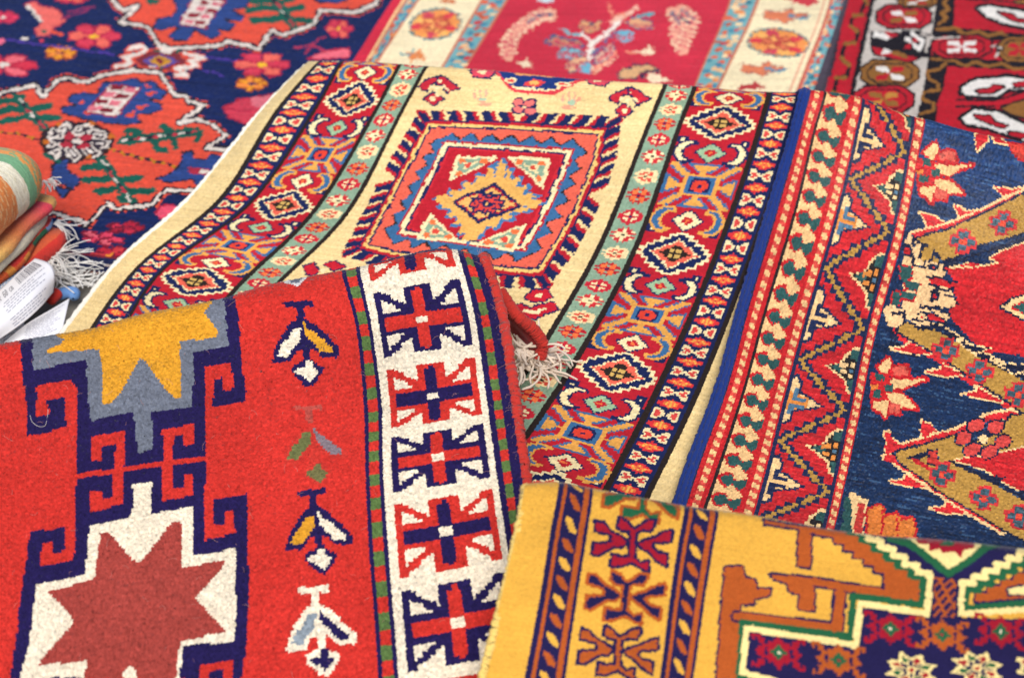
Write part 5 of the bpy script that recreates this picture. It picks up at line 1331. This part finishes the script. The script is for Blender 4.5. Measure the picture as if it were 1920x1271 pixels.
# fringes of the stack
def tuft(parent, px, n, L, dirs, r=.0019, droop=.8, spread=.35, name='fringe'):
    paths = []; rad = []
    for k in range(n):
        t = rng.random()
        a = at(px[0][0] + (px[1][0] - px[0][0]) * t, px[0][1] + (px[1][1] - px[0][1]) * t, px[0][2] + (px[1][2] - px[0][2]) * t)
        d = SX * dirs[0] + SD * dirs[1] + np.array([0, 0, dirs[2]]) + rng.normal(size=3) * spread
        paths.append(strand(a, d, L * (.7 + .5 * rng.random()), 11, droop, .3, .016)); rad.append(r * np.linspace(1, .75, 12))
    V, F = tubes(paths, rad, 5)
    return mesh_obj(name, V, F, m_white_fr, parent)
tuft(fl_l[5][0], ((76, 340, .15), (98, 334, .155)), 16, .03, (1, .3, -.5), .0013)
tuft(fl_l[2][0], ((100, 420, .085), (108, 412, .085)), 18, .055, (.8, .5, -.6), .0013, 2.0, .2)
tuft(fl_l[1][0], ((84, 492, .045), (104, 468, .045)), 24, .085, (1.0, -.1, -.1), .0014, 1.3, .22)
tuft(fl_l[0][0], ((88, 520, .025), (112, 488, .025)), 24, .095, (1.0, -.1, .1), .0014, 1.0, .25)
# small red and blue folded corner lying beside the stack
def roll(name, label, cat, pts, r, mat):
    V, F = tubes([path(pts, 40)], [r * (1 - .8 * np.abs(np.linspace(-1, 1, 40))**8)], 14)
    o = mesh_obj(name, V, F, mat); o['label'] = label; o['category'] = cat; return o
roll('rolled_textile', 'short red rolled cloth end lying between the paper labels and blue cloth', 'textile', [(90, 566, .03), (100, 556, .032), (110, 547, .032)], .0125, plain_mat('red roll', C_('d8382c')))
roll('rolled_textile', 'pale blue rolled cloth end beside the red one on the floor', 'textile', [(104, 556, .024), (122, 549, .024), (138, 549, .022), (137, 560, .02)], .012, plain_mat('blue roll', C_('6a94cc')))
# ---- paper labels
def paper_mat():
    m, nt, b = new_mat('label paper'); b.inputs['Base Color'].default_value = (*C_('f4f3f6'), 1); b.inputs['Roughness'].default_value = .55
    return m
m_paper = paper_mat(); m_ink, nt_, b_ = new_mat('grey print'); b_.inputs['Base Color'].default_value = (.12, .12, .15, 1); b_.inputs['Roughness'].default_value = .6
m_ink2, nt_, b_ = new_mat('faint print'); b_.inputs['Base Color'].default_value = (.34, .34, .40, 1); b_.inputs['Roughness'].default_value = .6
class Paper:
    def __init__(s, label, ctrl):
        """ctrl: rows of (x, y, z) photo points"""
        s.C = np.array([[at(*p) for p in r] for r in ctrl])
        s.nr, s.nc = s.C.shape[:2]
        a, b = np.linspace(0, 1, 40), np.linspace(0, 1, 40)
        P = s.ev(a, b)
        V = P.reshape(-1, 3); i, j = np.meshgrid(np.arange(39), np.arange(39), indexing='ij'); q = i * 40 + j
        F = np.stack([q, q + 1, q + 41, q + 40], -1).reshape(-1, 4)
        s.root = thing('paper_label', label, 'label', tuple(P[20, 20] * np.array([1, 1, 0])))
        Tu = np.gradient(P, axis=1); Tv = np.gradient(P, axis=0); N = np.cross(Tu, Tv); N /= np.linalg.norm(N, axis=2)[..., None]
        if N[20, 20] @ (CAM - P[20, 20]) < 0: N = -N
        B = P - N * .0003
        per = np.array([x for x in range(39)] + [y * 40 + 39 for y in range(39)] + [39 * 40 + x for x in range(39, 0, -1)] + [y * 40 for y in range(39, 0, -1)])
        F3 = np.stack([per, per + 1600, np.roll(per, -1) + 1600, np.roll(per, -1)], -1)
        mesh_obj('sheet', np.concatenate([V, B.reshape(-1, 3)]), np.concatenate([F, F[:, ::-1] + 1600, F3]), m_paper, s.root)
    def ev(s, a, b):
        return np.einsum('ai,bj,ijk->abk', wmat(np.linspace(0, 1, s.nr), a), wmat(np.linspace(0, 1, s.nc), b), s.C)
    def strips(s, name, rects, mat, lift=.0005):
        """printed marks (r0, r1, c0, c1) following the paper"""
        V, F = [], []
        for r0, r1, c0, c1 in rects:
            n = 6
            if r1 - r0 > c1 - c0: P = s.ev(np.linspace(r0, r1, n), np.array([c0, c1]))
            else: P = s.ev(np.array([r0, r1]), np.linspace(c0, c1, n)).transpose(1, 0, 2)
            N = np.cross(P[1, 0] - P[0, 0], P[0, 1] - P[0, 0]); N /= np.linalg.norm(N) + 1e-12
            if N @ (CAM - P[0, 0]) < 0: N = -N
            b = len(V); V += list((P + N * lift).reshape(-1, 3))
            for k in range(n - 1): F.append((b + 2 * k, b + 2 * k + 1, b + 2 * k + 3, b + 2 * k + 2))
        return mesh_obj(name, np.array(V), F, mat, s.root)
    def words(s, name, text, r, c0, h, wch, mat):
        """block lettering on the paper, each letter a 5 x 7 dot pattern"""
        FONT = {'0': '01110 10001 10011 10101 11001 10001 01110', '4': '00010 00110 01010 10010 11111 00010 00010', '6': '01110 10000 10000 11110 10001 10001 01110', 'x': '00000 00000 10001 01010 00100 01010 10001', 'c': '00000 00000 01110 10000 10000 10001 01110', 'm': '00000 00000 11010 10101 10101 10101 10101', '.': '00000 00000 00000 00000 00000 01100 01100', ' ': ' '.join(['00000'] * 7)}
        rects = []
        for i, ch in enumerate(text):
            for a, row in enumerate(FONT[ch].split()):
                for b, bit in enumerate(row):
                    if bit == '1':
                        cc = c0 + (i * 6 + b) * wch / 6; rr = r + a * h / 7
                        rects.append((rr, rr + h / 7, cc, cc + wch / 6))
        return s.strips(name, rects, mat)
# upper label: rows run from the stack (top left) down to its curled lower edge; columns from front to back
pa = Paper('white paper label with a barcode, hanging curled from the light blue textile', [
    [(-60, 590, .080), (0, 543, .082), (35, 510, .083), (66, 484, .083)],
    [(-52, 622, .088), (10, 566, .092), (52, 526, .094), (92, 494, .092)],
    [(-46, 648, .080), (18, 592, .086), (64, 550, .090), (103, 516, .082)],
    [(-40, 662, .060), (34, 612, .066), (74, 578, .068), (100, 548, .058)]])
bars = []; c = .56
while c < .93:
    wd = random.choice((.006, .006, .011, .016)); bars.append((.05, .27, c, c + wd)); c += wd + random.choice((.007, .007, .013))
pa.strips('barcode', bars, m_ink)
tx = []
for r in np.arange(.34, .95, .058):
    c = .30 + rng.random() * .04; end = .72 + .22 * rng.random()
    if .62 < r < .70: continue
    while c < end:
        wl = .02 + .05 * rng.random(); tx.append((r, r + .020, c, min(c + wl, end))); c += wl + .012
pa.strips('printed_text', tx, m_ink2)
pa.words('printed_size', '40 x 60 cm', .10, .20, .15, .028, m_ink)
pb = Paper('white paper label lying flat on the floor by the red rug fold', [
    [(10, 640, .050), (52, 606, .056), (96, 580, .050), (131, 559, .040)],
    [(4, 650, .036), (48, 628, .038), (88, 606, .036), (124, 588, .032)],
    [(-10, 672, .026), (40, 652, .028), (80, 636, .028), (116, 622, .026)]])
tx = []
for r in np.arange(.10, .92, .075):
    c = .30 + rng.random() * .05; end = .70 + .22 * rng.random()
    while c < end:
        wl = .03 + .06 * rng.random(); tx.append((r, r + .022, c, min(c + wl, end))); c += wl + .014
pb.strips('printed_text', tx, m_ink2)
pc = Paper('white paper label half hidden under the curled barcode label', [
    [(-40, 600, .03), (0, 590, .034), (24, 578, .036), (44, 590, .036)],
    [(-40, 625, .028), (0, 618, .03), (24, 606, .032), (46, 614, .032)],
    [(-40, 660, .024), (0, 652, .026), (26, 644, .026), (50, 640, .026)]])
tx = []
for r in np.arange(.2, .9, .09):
    c = .4; end = .8
    while c < end:
        wl = .03 + .06 * rng.random(); tx.append((r, r + .025, c, min(c + wl, end))); c += wl + .016
pc.strips('printed_text', tx, m_ink2)
# ---- stray wool threads on the red rug
m_lint = plain_mat('lint', C_('e8dcd0'))
for nm, pts in (('loose_thread', [(56, 776, .262), (60, 790, .26), (72, 799, .259), (84, 798, .259), (88, 786, .26), (90, 770, .262), (87, 756, .264)]), ('loose_thread', [(86, 950, .216), (90, 944, .217), (98, 941, .218), (103, 942, .218)]), ('loose_thread', [(180, 921, .223), (190, 921, .223), (200, 926, .222), (206, 930, .222)])):
    V, F = tubes([path(pts, 30)], [.0003], 4)
    o = mesh_obj(nm, V, F, m_lint)
    o['label'] = {'56': 'longest pale loose thread, looped on the navy hook at the left', '86': 'short pale loose thread on plain red wool left of the cream star', '18': 'short pale loose thread on the navy hook above the cream star'}[str(pts[0][0])[:2]]
    o['category'] = 'thread'; o['group'] = 'loose threads on the red rug'

# ================================================================== ground, light, camera
mg = plain_mat('paving', C_('8c8880'), noise=40)
g = mesh_obj('ground', np.array([(-6, -2, -.02), (6, -2, -.02), (6, 9, -.02), (-6, 9, -.02)]), [(0, 1, 2, 3)], mg, smooth=False)
g['kind'] = 'structure'
SUN_EL, SUN_AZ = math.radians(54), math.radians(178)      # azimuth from +Y (away from the camera), negative is left
w = bpy.data.worlds.new('World'); SC.world = w; w.use_nodes = True
nt = w.node_tree; bg = nt.nodes['Background']
sky = nt.nodes.new('ShaderNodeTexSky'); sky.sky_type = 'NISHITA'; sky.sun_disc = False
sky.sun_elevation = SUN_EL; sky.sun_rotation = SUN_AZ
nt.links.new(sky.outputs['Color'], bg.inputs['Color']); bg.inputs['Strength'].default_value = .085
L = bpy.data.lights.new('sun', 'SUN'); L.energy = 2.5; L.angle = math.radians(36); L.color = (1, .95, .88)
lo = bpy.data.objects.new('sun', L); link(lo)
sd = Vector((math.sin(SUN_AZ) * math.cos(SUN_EL), math.cos(SUN_AZ) * math.cos(SUN_EL), math.sin(SUN_EL)))
lo.rotation_euler = sd.to_track_quat('Z', 'Y').to_euler()
cam = bpy.data.cameras.new('camera'); co = bpy.data.objects.new('camera', cam); link(co)
cam.sensor_width = 36; cam.lens = 36 * FPX / 1920.0; cam.clip_end = 200
co.location = CAM; co.rotation_euler = (math.pi / 2 - PITCH, 0, 0)
cam.dof.use_dof = True; cam.dof.focus_distance = 2.08; cam.dof.aperture_fstop = 2.8
SC.camera = co
vs_ = SC.view_settings
SC.display_settings.display_device = 'sRGB'
vs_.view_transform = 'Standard'; vs_.look = 'None'; vs_.gamma = 1; vs_.exposure = .68; vs_.use_curve_mapping = False
